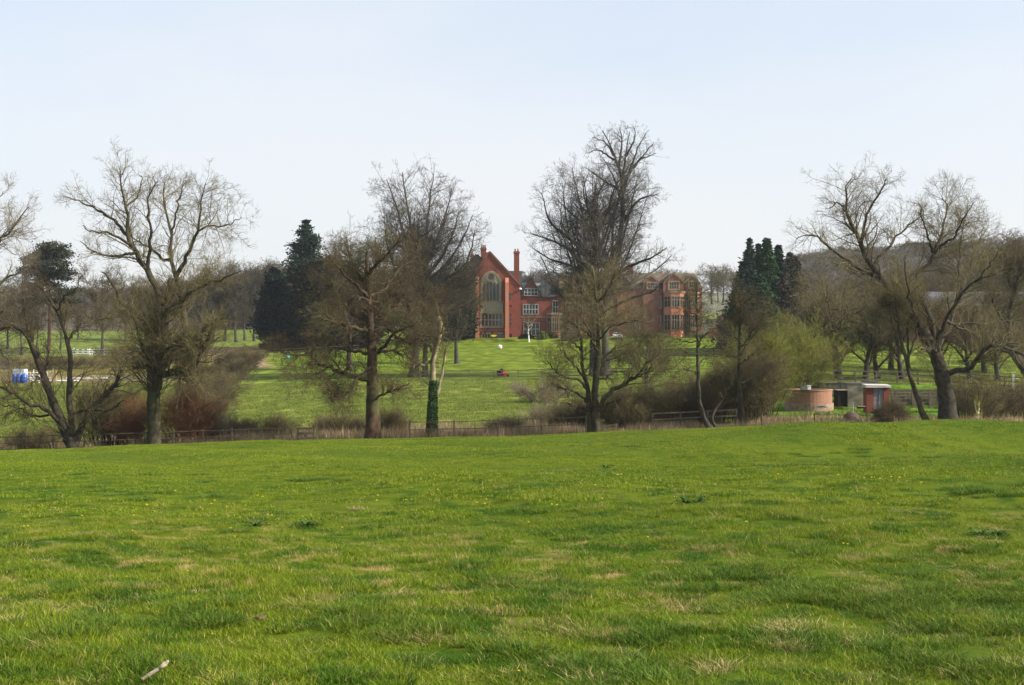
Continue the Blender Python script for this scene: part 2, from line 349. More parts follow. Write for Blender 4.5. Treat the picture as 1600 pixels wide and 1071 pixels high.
def fan_skel(base, H, W, rng, tf=.25, n=12, r0=.5, lean=(0, 0), upright=.6, top=1.0, flat=.0, elev=1.0):
    """trunk and limbs of a round crowned tree"""
    b = np.array(base, float)
    tr = np.array([b + np.array([lean[0] * s + .012 * H * math.sin(7 * s + r0 * 9), lean[1] * s, H * .86 * top * s]) for s in np.linspace(0, 1, 7)])
    T = limb_poly(tr, r0, r0 * .12, 16, .8); T = flare(T[0], T[1])
    limbs = []
    for i in range(n):
        s = tf + (.78 - tf) * ((i + .5) / n) ** 1.1 + rng.uniform(-.03, .03)
        az = i * 2.399 + rng.uniform(-.4, .4)
        j = s / (.86 * top); p0 = b + np.array([lean[0] * j, lean[1] * j, H * s])
        he = min(.97, s + (1 - s) * rng.uniform(.35, .95) * elev + (1 - upright) * rng.uniform(-.15, .05))
        prof = math.sqrt(max(.05, 1 - ((he - (tf + 1) / 2) / ((1 - tf) / 2 + .06)) ** 2))
        rad = W * max(.25, prof) * rng.uniform(.75, 1.05)
        out = np.array([math.cos(az), math.sin(az), 0])
        p3 = b + out * rad + np.array([0, 0, H * he])
        p1 = p0 + out * rad * .35 + np.array([0, 0, (p3[2] - p0[2]) * (.22 if upright > .4 else .45)])
        p2 = p0 + out * rad * .72 + np.array([0, 0, (p3[2] - p0[2]) * .6])
        jit = rng.normal(size=(2, 3)) * W * .05
        rl = r0 * (1 - .65 * s) * rng.uniform(.38, .6)
        limbs.append(limb_poly([p0, p1 + jit[0], p2 + jit[1], p3], rl, rl * .12, 12, .8))
    return T, limbs

def leaf_cards(C, rng, size, up=.0, aspect=1.8, align=None, al=.6):
    """one bent leaf spray per centre"""
    n = len(C); u = nrm(rng.normal(size=(n, 3)) * [1, 1, .6] + (0 if align is None else align * al * 3)); v = nrm(np.cross(u, rng.normal(size=(n, 3)) + [0, 0, up]))
    s = (size * rng.uniform(.6, 1.3, n))[:, None]; a = u * s * aspect / 2; b = v * s / 2
    V = np.stack([C - a, C + b - a * .1, C + a, C - b - a * .1], 1).reshape(-1, 3)
    return V, np.arange(4 * n).reshape(n, 4)

# ---- bark and twig materials
M_bark_oak = mat_noise('bark oak brown', (.030, .020, .014), (.090, .055, .033), 2.8, bump=.05, c2=(.07, .075, .028), scale2=.5)
M_bark_moss = mat_noise('bark mossy', (.028, .024, .015), (.070, .059, .034), 2.6, bump=.05, c2=(.055, .06, .020), scale2=.5)
M_bark_grey = mat_noise('bark grey', (.036, .031, .025), (.075, .066, .052), 2.0, bump=.02, c2=(.09, .10, .05), scale2=.4)
M_bark_dark = mat_noise('bark dark', (.025, .021, .016), (.062, .05, .034), 3.0, bump=.07, bscale=5)
M_bark_pale = mat_noise('bark bleached dead wood', (.30, .25, .16), (.10, .09, .045), 1.8, bump=.01, c2=(.16, .14, .07), scale2=.7)
M_twig_olive = mat_noise('twigs olive', (.095, .080, .036), (.15, .125, .055), .6, c2=(.11, .08, .045), scale2=.3)
M_twig_brown = mat_noise('twigs brown', (.054, .040, .020), (.095, .070, .034), .6, c2=(.085, .085, .034), scale2=.35)
M_twig_grey = mat_noise('twigs grey', (.045, .039, .033), (.085, .073, .057), .5, c2=(.09, .075, .045), scale2=.3)
M_twig_pale = mat_noise('twigs pale', (.15, .125, .085), (.23, .19, .13), .5, c2=(.14, .10, .07), scale2=.3)
M_twig_willow = mat_noise('twigs willow yellow green', (.13, .138, .024), (.195, .195, .04), .5, c2=(.14, .11, .04), scale2=.3)
M_twig_red = mat_noise('twigs dogwood red', (.155, .075, .035), (.22, .11, .055), .5, c2=(.17, .12, .05), scale2=.3)
M_twig_straw = mat_noise('dead straw stems', (.33, .25, .15), (.47, .38, .24), .7, c2=(.22, .16, .09), scale2=.5)
M_con_dark = mat_noise('conifer dark', (.007, .018, .012), (.014, .030, .017), .7, c2=(.018, .026, .012), scale2=.4, transl=.1)
M_con_green = mat_noise('conifer green', (.014, .045, .015), (.028, .070, .02), .6, c2=(.03, .045, .018), scale2=.4, transl=.1)
M_con_blue = mat_noise('conifer blue green', (.011, .030, .020), (.026, .055, .033), .6, c2=(.022, .038, .018), scale2=.4, transl=.1)
M_con_rust = mat_noise('conifer rusty', (.032, .028, .017), (.055, .042, .026), .6, c2=(.03, .045, .022), scale2=.4, transl=.1)
M_con_pine = mat_noise('pine needles', (.025, .034, .020), (.05, .058, .034), .6, c2=(.06, .055, .035), scale2=.4, transl=.1)
M_yew = mat_noise('evergreen olive', (.014, .019, .008), (.032, .034, .013), .6, c2=(.036, .028, .015), scale2=.35, transl=.1)
M_ivy = mat_noise('ivy leaves', (.025, .07, .018), (.05, .12, .03), 1.5, transl=.15)
M_bush = mat_noise('bush leaves', (.10, .15, .03), (.19, .22, .05), 1.2, transl=.2)

# ------------------------------------------------------------------ the ground sheet
def tint(px, Y):
    n = len(px); c = np.zeros((n, 4)); c[:, 3] = 1
    rng = np.random.default_rng(3)
    def put(mask, col, soft=None):
        w = np.clip(mask, 0, 1)[:, None]; c[:, :3] = c[:, :3] * (1 - w) + np.array(col) * w
    def band(v, a, b, s): return np.clip((v - a) / s + .5, 0, 1) * np.clip((b - v) / s + .5, 0, 1)
    wob = 6 * np.sin(px * .013 + Y * .05) + 4 * np.sin(px * .041)
    put(np.ones(n), (.14, .185, .03))
    put(band(Y + wob * .3, 100, 172, 4) * band(px, 270, 3000, 60), (.150, .185, .032))
    put(band(Y, 172, 262, 3) * band(px, 440, 3000, 50), (.100, .148, .016))
    st = .5 + .5 * np.sign(np.sin(Y * .62))
    put(band(Y, 188, 258, 2) * band(px, 560, 1400, 60) * st * .7, (.135, .185, .021))
    put(band(px, -3000, 300, 60) * band(Y, 103, 178, 4), (.125, .14, .03))
    put(band(px, -3000, 330, 30) * band(Y, 178, 189, 3), (.19, .16, .08))
    put(band(px, -3000, 330, 40) * band(Y, 190, 238, 5), (.135, .120, .035))
    put(band(px, -3000, 560, 40) * band(Y, 262, 350, 5), (.13, .175, .035))
    put(band(px, -3000, 330, 20) * band(Y, 240, 350, 5), (.13, .175, .035))
    put(band(px + (Y - 230) * .6, 335, 408, 14) * band(Y, 205, 264, 8), (.33, .24, .14))
    put(band(px, -3000, 3000, 1) * band(Y, 352, 3000, 8), (.115, .10, .07))
    put(band(px, 1085, 1290, 8) * band(Y, 265, 385, 8), (.10, .10, .06))
    put(band(px, 1085, 1290, 8) * band(Y, 385, 430, 5), (.22, .26, .07))
    put(band(px, 1085, 1290, 8) * band(Y, 432, 3000, 5), (.17, .175, .12))
    put(band(px, 1185, 3000, 20) * band(Y + wob * .1, 100, 131, 2), (.085, .190, .016))
    put(band(px, 1185, 3000, 40) * band(Y, 134, 262, 4), (.14, .19, .024))
    put(band(px, 1230, 3000, 20) * band(Y, 395, 405, 3), (.35, .30, .22))
    put(band(Y + wob * .2, 87.5, 101, 2), (.20, .155, .09))
    return c
def build_ground():
    xs = np.arange(-1100, 2701, 10.0)
    ys = np.concatenate([np.arange(-40, 4, 2.0), np.arange(4, 40, .3), np.arange(40, 104, .5), np.arange(104, 270, 1.0), np.arange(270, 960, 6.0)])
    PX, YY = np.meshgrid(xs, ys)
    X = (PX - 800) / F * np.maximum(YY, 24)
    Z = ground(X.ravel(), YY.ravel()).reshape(X.shape)
    V = np.stack([X, YY, Z], -1).reshape(-1, 3)
    ny, nx = X.shape; idx = np.arange(nx * ny).reshape(ny, nx)
    Q = np.stack([idx[:-1, :-1], idx[:-1, 1:], idx[1:, 1:], idx[1:, :-1]], -1).reshape(-1, 4)
    c = tint(PX.ravel(), YY.ravel()); reg = np.clip((YY.ravel() - 86) / 2, 0, 1)
    m = bpy.data.materials.new('ground turf'); m.use_nodes = True; nt = m.node_tree; N = nt.nodes; L = nt.links
    b = N['Principled BSDF']; b.inputs['Roughness'].default_value = 1; b.inputs['Specular IOR Level'].default_value = .05
    gc, mix, noise, mul = grass_color(nt)
    at_ = N.new('ShaderNodeAttribute'); at_.attribute_name = 'tint'; ar = N.new('ShaderNodeAttribute'); ar.attribute_name = 'region'
    t1 = mix(noise(.5, .4, .62, 5, 3, .3), at_.outputs['Color'], (.0, .0, .0))
    hs = N.new('ShaderNodeHueSaturation'); hs.inputs['Value'].default_value = .62; hs.inputs['Saturation'].default_value = 1.05; L.new(at_.outputs['Color'], hs.inputs['Color'])
    hs2 = N.new('ShaderNodeHueSaturation'); hs2.inputs['Value'].default_value = 1.2; hs2.inputs['Hue'].default_value = .485; L.new(at_.outputs['Color'], hs2.inputs['Color'])
    t = mix(noise(.45, .38, .66, 6, 3, .3), hs.outputs[0], hs2.outputs[0])
    hs3 = N.new('ShaderNodeHueSaturation'); hs3.inputs['Value'].default_value = .5; L.new(gc, hs3.inputs['Color'])
    out = mix(ar.outputs['Fac'], hs3.outputs[0], t); L.new(out, b.inputs['Base Color'])
    g = N.new('ShaderNodeNewGeometry'); bn = N.new('ShaderNodeTexNoise'); bn.inputs['Scale'].default_value = 2.2; bn.inputs['Detail'].default_value = 7; L.new(g.outputs['Position'], bn.inputs['Vector'])
    bp = N.new('ShaderNodeBump'); bp.inputs['Distance'].default_value = .12; bp.inputs['Strength'].default_value = .8
    L.new(bn.outputs['Fac'], bp.inputs['Height']); L.new(bp.outputs[0], b.inputs['Normal'])
    o = np_mesh('ground', V, Q, m, attr={'tint': c, 'region': reg})
    o['kind'] = 'structure'
build_ground()

# ------------------------------------------------------------------ scattering (only for grass, reeds and woods nobody could count)
def scatter(name, label, sources, P, rot, scl, idx, cat=None):
    src = bpy.data.collections.new(name + ' source')
    for i, s in enumerate(sources):
        for c in list(s.users_collection): c.objects.unlink(s)
        s.name = 'src_%02d_%s' % (i, name); src.objects.link(s)
    me = bpy.data.meshes.new(name); me.vertices.add(len(P)); me.vertices.foreach_set('co', np.asarray(P, np.float32).ravel())
    a = me.attributes.new('rot', 'FLOAT_VECTOR', 'POINT'); a.data.foreach_set('vector', np.asarray(rot, np.float32).ravel())
    a = me.attributes.new('scl', 'FLOAT_VECTOR', 'POINT'); a.data.foreach_set('vector', np.asarray(scl, np.float32).ravel())
    a = me.attributes.new('pick', 'INT', 'POINT'); a.data.foreach_set('value', np.asarray(idx, np.int32))
    me.update()
    o = bpy.data.objects.new(name, me); COL.objects.link(o)
    ng = bpy.data.node_groups.new(name, 'GeometryNodeTree')
    ng.interface.new_socket('Geometry', in_out='INPUT', socket_type='NodeSocketGeometry'); ng.interface.new_socket('Geometry', in_out='OUTPUT', socket_type='NodeSocketGeometry')
    N = ng.nodes; L = ng.links; gi = N.new('NodeGroupInput'); go = N.new('NodeGroupOutput')
    ip = N.new('GeometryNodeInstanceOnPoints'); ci = N.new('GeometryNodeCollectionInfo'); ci.inputs['Collection'].default_value = src
    ci.inputs['Separate Children'].default_value = True; ci.inputs['Reset Children'].default_value = True
    def na(n_, t): q = N.new('GeometryNodeInputNamedAttribute'); q.data_type = t; q.inputs['Name'].default_value = n_; return q.outputs[0]
    L.new(gi.outputs[0], ip.inputs['Points']); L.new(ci.outputs[0], ip.inputs['Instance']); ip.inputs['Pick Instance'].default_value = True
    L.new(na('pick', 'INT'), ip.inputs['Instance Index']); L.new(na('rot', 'FLOAT_VECTOR'), ip.inputs['Rotation']); L.new(na('scl', 'FLOAT_VECTOR'), ip.inputs['Scale'])
    L.new(ip.outputs[0], go.inputs[0])
    md = o.modifiers.new('scatter', 'NODES'); md.node_group = ng
    return tag(o, label, cat, None, 'stuff')

def blades(n, size, h, w, rng, mat, lean=.5, tuft=False, hv=.35):
    """a patch of n grass blades, each a tapering bent strip"""
    if tuft: r = size / 2 * np.sqrt(rng.random(n)) * .6; a = rng.random(n) * 6.283; B = np.stack([r * np.cos(a), r * np.sin(a), np.zeros(n) - .01], 1)
    else: B = np.c_[(rng.random((n, 2)) - .5) * size, np.full(n, -.012)]
    th = rng.random(n) * 6.283; d = np.stack([np.cos(th), np.sin(th), np.zeros(n)], 1)
    if tuft: d = nrm(B * [1, 1, 0] / size * 3 + d * .6)
    sd_ = np.stack([-d[:, 1], d[:, 0], np.zeros(n)], 1)
    ph = rng.random(n) * 6.283; wd = np.stack([np.cos(ph), np.sin(ph), np.zeros(n)], 1) * .6 + sd_ * .6
    H = (h * (1 + hv * rng.normal(size=n)).clip(.35, 2))[:, None]; ln = (lean * rng.random(n))[:, None] * H
    W = w * rng.uniform(.6, 1.3, n)[:, None]
    z = np.array([0, 0, 1.0])
    m1 = B + d * ln * .35 + z * H * .55; tp = B + d * ln * 1.1 + z * H
    V = np.stack([B - wd * W * .5, B + wd * W * .5, m1 + wd * W * .42, m1 - wd * W * .42, tp], 1).reshape(-1, 3)
    i = np.arange(n) * 5
    Q = np.stack([i, i + 1, i + 2, i + 3], 1); T = np.stack([i + 3, i + 2, i + 4], 1)
    rnd = np.repeat(rng.random(n), 5)
    return np_mesh('patch', V, Q, mat, smooth=False, tris=T, attr={'rnd': rnd})

def grass_mat(name, cols=None, transl=.25, val=(.55, 1.5)):
    m = bpy.data.materials.new(name); m.use_nodes = True; nt = m.node_tree; N = nt.nodes; L = nt.links
    gc, mix, noise, mul = grass_color(nt)
    if cols: gc = mix(noise(.5, .35, .65), cols[0], cols[1])
    ar = N.new('ShaderNodeAttribute'); ar.attribute_name = 'rnd'
    r = N.new('ShaderNodeMapRange'); r.inputs[3].default_value = val[0]; r.inputs[4].default_value = val[1]; L.new(ar.outputs['Fac'], r.inputs[0])
    r2 = N.new('ShaderNodeMapRange'); r2.inputs[3].default_value = .515; r2.inputs[4].default_value = .485; L.new(ar.outputs['Fac'], r2.inputs[0])
    hs = N.new('ShaderNodeHueSaturation'); L.new(gc, hs.inputs['Color']); L.new(r.outputs[0], hs.inputs['Value']); L.new(r2.outputs[0], hs.inputs['Hue'])
    # a few straw coloured dead blades
    gt = N.new('ShaderNodeMath'); gt.operation = 'GREATER_THAN'; gt.inputs[1].default_value = .94; L.new(ar.outputs['Fac'], gt.inputs[0])
    c = mix(gt.outputs[0], hs.outputs[0], cols[2] if cols else GR_DRY)
    b = N['Principled BSDF']; b.inputs['Roughness'].default_value = .55; b.inputs['Specular IOR Level'].default_value = .1; L.new(c, b.inputs['Base Color'])
    t = N.new('ShaderNodeBsdfTranslucent'); L.new(c, t.inputs[0]); ms = N.new('ShaderNodeMixShader'); ms.inputs[0].default_value = transl
    L.new(b.outputs[0], ms.inputs[1]); L.new(t.outputs[0], ms.inputs[2]); L.new(ms.outputs[0], N['Material Output'].inputs[0])
    return m
M_grass = grass_mat('pasture grass')
M_lush = grass_mat('lush grass', ((.062, .125, .012), (.095, .145, .014), (.22, .20, .06)))
M_straw = grass_mat('dry grass', ((.36, .29, .12), (.24, .22, .07), (.48, .40, .2)))
M_rough = grass_mat('rough bank grass', ((.15, .20, .028), (.115, .155, .028), (.30, .25, .10)))
M_reed = grass_mat('dead reeds', ((.34, .26, .15), (.22, .17, .085), (.46, .38, .25)), .15)

def scat_pts(rng, y0, y1, step, margin=6.5, p0=0, p1=1600, prob=None):
    P = []
    y = y0
    while y < y1:
        xa = (p0 - 800) / F * y - margin; xb = (p1 - 800) / F * y + margin
        xs = np.arange(xa, xb, step); P.append(np.c_[xs + rng.uniform(-.5, .5, len(xs)) * step * .6, y + rng.uniform(-.5, .5, len(xs)) * step * .6]); y += step * .86
    P = np.concatenate(P); z = ground(P[:, 0], P[:, 1])
    e = .4; gx = (ground(P[:, 0] + e, P[:, 1]) - ground(P[:, 0] - e, P[:, 1])) / (2 * e); gy = (ground(P[:, 0], P[:, 1] + e) - ground(P[:, 0], P[:, 1] - e)) / (2 * e)
    rot = []
    for i in range(len(P)):
        q = Vector((0, 0, 1)).rotation_difference(Vector((-gx[i], -gy[i], 1)).normalized()) @ Quaternion((0, 0, 1), rng.random() * 6.283)
        rot.append(q.to_euler()[:])
    return np.c_[P, z], np.array(rot)
def build_grass():
    rng = np.random.default_rng(11)
    # close grass
    src = [blades(3900, .62, .031, .0033, rng, M_grass, 1.5) for _ in range(4)]
    P, rot = scat_pts(rng, 5.4, 16, .55)
    lush = .5 + .5 * np.sin(P[:, 0] * 1.1 + 2 * np.sin(P[:, 1] * .7)) * np.sin(P[:, 1] * 1.3 + 1.7 * np.sin(P[:, 0] * .5))
    s = np.c_[np.ones(len(P)), np.ones(len(P)), .72 + .7 * lush ** 2]
    scatter('near_grass', None, src, P, rot, s, rng.integers(0, 4, len(P)))
    src = [blades(2600, 1.1, .024, .008, rng, M_grass, 1.1) for _ in range(4)]
    P, rot = scat_pts(rng, 16, 38, .98)
    s = np.c_[np.ones(len(P)), np.ones(len(P)), .7 + .6 * rng.random(len(P))]
    scatter('middle_grass', None, src, P, rot, s, rng.integers(0, 4, len(P)))
    src = [blades(1600, 2.0, .024, .018, rng, M_grass, 1.1) for _ in range(4)]
    P, rot = scat_pts(rng, 38, 87.5, 1.8)
    s = np.c_[np.ones(len(P)), np.ones(len(P)), .7 + .6 * rng.random(len(P))]
    scatter('far_grass', None, src, P, rot, s, rng.integers(0, 4, len(P)))
    # tussocks
    src = [blades(320, .36, .042, .0040, rng, M_lush, 1.4, True) for _ in range(3)] + [blades(90, .24, .036, .0038, rng, M_straw, 1.9, True) for _ in range(2)]
    Pt = []; kinds = []
    def blob(px, py, sx, sy, n, kind):
        for _ in range(int(n * (.6 if kind == 0 else 1) + .5)):
            x_ = px + rng.normal() * sx; y_ = py + rng.normal() * sy
            Y = ZC / ((y_ - HZ) / F + .0)  # first guess on level ground, then walked to the slope
            for _k in range(12):
                g = gz((x_ - 800) * Y / F, Y); Y = .5 * Y + .5 * (ZC - g) * F / (y_ - HZ)
            x = (x_ - 800) * Y / F; Pt.append((x, Y, gz(x, Y))); kinds.append(kind)
    for px, py, sx, sy, n, k in [(850, 925, 40, 7, 34, 0), (560, 938, 22, 9, 22, 0), (500, 942, 22, 7, 10, 1), (1040, 925, 30, 8, 24, 0), (1170, 905, 50, 10, 36, 0), (1260, 935, 60, 12, 46, 0), (1400, 940, 60, 14, 40, 0), (1530, 930, 60, 15, 40, 0),
                                (1480, 985, 80, 12, 30, 0), (980, 995, 40, 10, 16, 0), (640, 985, 60, 10, 12, 0), (320, 970, 30, 8, 16, 0), (120, 980, 40, 10, 16, 0), (250, 935, 80, 6, 20, 0), (60, 950, 40, 8, 12, 1), (20, 1020, 30, 14, 12, 0),
                                (620, 930, 14, 5, 8, 1), (1090, 945, 12, 5, 8, 1), (1345, 925, 14, 4, 8, 1), (1235, 985, 20, 7, 12, 1), (880, 990, 40, 8, 12, 1), (650, 1000, 30, 10, 10, 1), (1240, 1010, 14, 5, 8, 1), (1120, 1050, 10, 5, 6, 1), (1330, 1000, 20, 8, 6, 1),
                                (320, 1045, 50, 10, 14, 0), (1420, 1040, 30, 8, 14, 0), (1560, 1045, 30, 10, 12, 0), (1000, 1055, 60, 8, 14, 0), (800, 1030, 60, 12, 12, 0),
                                (1540, 838, 22, 3, 14, 0), (1510, 860, 10, 2, 6, 0), (1425, 872, 10, 2, 6, 0), (1340, 712, 60, 2.5, 30, 0), (1240, 726, 60, 3, 24, 0), (1080, 788, 16, 2, 10, 0), (478, 822, 8, 2, 7, 0), (400, 823, 8, 2, 6, 0), (940, 733, 14, 2, 7, 0), (60, 765, 40, 2.5, 14, 0), (180, 770, 30, 2.5, 10, 0), (500, 750, 50, 2, 12, 0), (1560, 772, 40, 3, 16, 0), (960, 692, 40, 2, 12, 0), (775, 710, 25, 2, 8, 0)]:
        blob(px, py, sx, sy, n, k)
    for _ in range(200):
        blob(rng.uniform(-50, 1650), rng.uniform(880, 1075), 0, 0, 1, 0 if rng.random() < .6 else 1)
    for _ in range(170):
        blob(rng.uniform(-50, 1650), 700 + 180 * rng.random() ** .7, 0, 0, 1, 0 if rng.random() < .8 else 1)
    Pt = np.array(Pt); kinds = np.array(kinds); n = len(Pt)
    far = np.clip(Pt[:, 1] / 14, 1, 2.2)
    s = rng.uniform(.65, 1.25, n); sc = np.c_[s * far * 1.25, s * far * 1.25, s * rng.uniform(.6, 1.1, n) * np.clip(far, 1, 1.25)]
    rot = np.c_[np.zeros(n), np.zeros(n), rng.random(n) * 6.28]
    scatter('grass_tussocks', None, src, Pt, rot, sc, np.where(kinds == 0, rng.integers(0, 3, n), rng.integers(3, 5, n)))
    # rough grass up the far bank
    src = [blades(750, 3.0, .11, .03, rng, M_rough, 1.4, hv=.5) for _ in range(4)]
    P, rot = scat_pts(rng, 100, 172, 2.6, 6)
    s = np.c_[np.ones(len(P)), np.ones(len(P)), rng.uniform(.4, 1.5, len(P))]
    keep = rng.random(len(P)) < .9
    scatter('rough_grass', None, src, P[keep], rot[keep], s[keep], rng.integers(0, 4, keep.sum()))
    # dead reeds and stems along the brook
    src = [blades(200, 1.6, .75, .028, rng, M_reed, .35, hv=.4) for _ in range(4)]
    P, rot = scat_pts(rng, 91.0, 101.5, .9, 6)
    px = 800 + F * P[:, 0] / P[:, 1]
    dens = np.where((px > 255) & (px < 1080), .85, np.where(px < 255, .25, .35))
    keep = rng.random(len(P)) < dens * (.7 + .3 * np.sin(px * .05))
    P = P[keep]; px = px[keep]; hh = np.where((px > 330) & (px < 900), 1.0, .7) * rng.uniform(.35, 1.05, len(P))
    rot = np.c_[np.zeros(len(P)), np.zeros(len(P)), rng.random(len(P)) * 6.28]
    scatter('dead_reeds', None, src, P, rot, np.c_[np.ones(len(P)), np.ones(len(P)), hh], rng.integers(0, 4, len(P)))
build_grass()

# ------------------------------------------------------------------ near things in the pasture
def pasture(px, py):
    Y = 20.0
    for _k in range(60):
        Y = .6 * Y + .4 * (ZC - gz((px - 800) * Y / F, Y)) * F / (py - HZ)
    x = (px - 800) * Y / F
    return Vector((x, Y, gz(x, Y)))
M_yellow = mat_noise('dandelion yellow', (.75, .55, .01), (.85, .68, .03), 9)
M_stalk = mat_noise('flower stalk', (.10, .17, .03), (.13, .20, .04), 9)
def make_flower():
    root = empty('dandelion', (0, 0, 0), 'small yellow dandelion flower open in the short pasture grass', 'flower', 'yellow flowers dotted over the pasture')
    m = MB(); m.tube((0, 0, 0), (0.004, 0, .075), .002, .0015, 6); m.build('stalk', M_stalk, root)
    m = MB()
    for ring, (n, r, dz) in enumerate([(14, .020, .0), (11, .014, .004), (7, .008, .007)]):
        for k in range(n):
            a = 2 * math.pi * (k + ring * .4) / n; ca, sa = math.cos(a), math.sin(a)
            m.poly([(.004 - sa * .003, ca * .003, .075 + dz), (.004 + ca * r - sa * .0035, sa * r + ca * .0035, .079 + dz * 1.4), (.004 + ca * r + sa * .0035, sa * r - ca * .0035, .079 + dz * 1.4), (.004 + sa * .003, -ca * .003, .075 + dz)], [(0, 1, 2, 3)])
    m.build('petals', M_yellow, root)
    return root
def dup(root, loc, rz=0, sc=None, label=None, group=None):
    r = root.copy(); COL.objects.link(r); r.location = loc; r.rotation_euler = (0, 0, rz)
    if sc: r.scale = (sc, sc, sc) if not isinstance(sc, tuple) else sc
    if label: r['label'] = label
    if group: r['group'] = group
    for ch in root.children:
        c = ch.copy(); COL.objects.link(c); c.parent = r
        for g in ch.children:
            d = g.copy(); COL.objects.link(d); d.parent = c
    return r
fl = make_flower()
spots = [(37, 830), (44, 830), (209, 813), (207, 837), (360, 833), (367, 846), (293, 900), (198, 909), (274, 775), (335, 790), (403, 782), (410, 784), (418, 812), (425, 813), (330, 795), (230, 797), (589, 790), (634, 789), (684, 773), (745, 793), (757, 795), (760, 788),
         (862, 796), (870, 797), (965, 750), (971, 749), (826, 824), (1012, 847), (1350, 755), (1362, 754), (1375, 756), (1392, 753), (1405, 754), (1318, 857), (1324, 858), (1216, 749), (1118, 765), (941, 787), (1165, 823), (535, 832), (128, 814), (590, 782), (1310, 750), (1440, 762), (331, 999), (930, 766), (810, 1058)]
rr = random.Random(5)
for i, (px, py) in enumerate(spots):
    p = pasture(px, py)
    s_ = min(1.7, max(.4, p.y / 20))
    if i == 0: fl.location = p; fl.scale = (s_,) * 3
    else: dup(fl, p, rr.random() * 6, s_)
# the bleached broken stick
p = pasture(243, 1064)
st = empty('stick', p, 'short pale bleached stick lying in the grass at the near left', 'stick')
m = MB(); m.tube((-.062, -.02, .012), (-.02, -.004, .038), .0085, .0095, 10, False); m.tube((-.02, -.004, .038), (.015, .004, .058), .0095, .009, 10, False); m.tube((.015, .004, .058), (.045, .015, .082), .009, .0125, 10)
m.build('shaft', mat_noise('bleached wood', (.40, .34, .26), (.27, .21, .15), 40), st, True)
m = MB(); m.tube((.045, .015, .082), (.060, .011, .096), .013, .005, 7); m.build('broken_end', mat_noise('fresh broken wood', (.42, .36, .28), (.32, .26, .18), 60), st)

# broad leaved weeds and dung
M_dock = mat_noise('dock leaf', (.03, .075, .012), (.055, .10, .018), 14, transl=.15)
def weed(label, px, py, sc, seed):
    p = pasture(px, py); r = empty('dock_plant', p, label, 'weed', 'broad-leaved weeds in the pasture'); rg = random.Random(seed); r.scale = (sc * .45,) * 3
    m = MB()
    for k in range(16):
        a = rg.random() * 6.28; L_ = rg.uniform(.12, .26); w = L_ * .17; up = rg.uniform(.2, .8); d = Vector((math.cos(a), math.sin(a), 0)); sd2 = Vector((-d.y, d.x, 0)); c = []
        for t_, ww, z in ((0, .25, 0), (.35, 1, .6 * up), (.7, .85, .75 * up), (1, .1, .55 * up)): c.append((d * L_ * t_ + sd2 * w * ww + Vector((0, 0, z * L_)), d * L_ * t_ - sd2 * w * ww + Vector((0, 0, z * L_)), d * L_ * t_ + Vector((0, 0, z * L_ - .008))))
        vs_ = [q for t3 in c for q in (t3[0], t3[2], t3[1])]; m.poly(vs_, [(i * 3, i * 3 + 1, i * 3 + 4, i * 3 + 3) for i in range(3)] + [(i * 3 + 1, i * 3 + 2, i * 3 + 5, i * 3 + 4) for i in range(3)])
    m.build('leaves', M_dock, r); m = MB()
    for k in range(4): a = rg.random() * 6.28; m.tube((0, 0, 0), (.03 * math.cos(a), .03 * math.sin(a), .1), .006, .003, 5)
    m.build('stem', M_stalk, r)
for i, (px, py, sc, lb) in enumerate([(1072, 789, 1.6, 'dark broad-leaved weed, left of a pair in the middle of the pasture'), (1090, 787, 1.6, 'dark broad-leaved weed, right of a pair in the middle of the pasture'), (478, 823, 1.2, 'small leafy weed left of the pasture centre, right of its neighbour'), (400, 824, 1.3, 'small leafy weed left of the pasture centre, left of its neighbour'), (946, 733, 2.0, 'dark weed clump in the upper middle of the pasture'), (1555, 839, 1.2, 'broad-leaved weed near the right edge, right of its neighbour'), (1532, 838, 1.2, 'broad-leaved weed near the right edge, left of its neighbour'), (1371, 828, .9, 'pale leafy weed on the right half of the pasture'), (378, 700, 1.4, 'far little weed near the top of the pasture at left')]): weed(lb, px, py, sc, i)
M_dung = mat_noise('dry dung', (.13, .085, .045), (.07, .05, .03), 20)
for px, py, lb in ((1172, 804, 'small reddish brown dung lump right of the pasture middle'), (843, 813, 'pale brown dung lump at the pasture middle'), (408, 968, 'brown dung lump in the nearer grass left of centre')):
    p = pasture(px, py); o = empty('dung', p, lb, 'dung'); o.scale = (.42, .42, .4); rg = random.Random(px); m = MB()
    for k in range(7): a = k * .9; q = .05 * (k > 0); m.lathe([(.02, -.02), (.045, .005), (.04, .03), (.012, .05)], (q * math.cos(a), q * math.sin(a), rg.uniform(0, .02)), 9)
    m.build('lumps', M_dung, o, True)

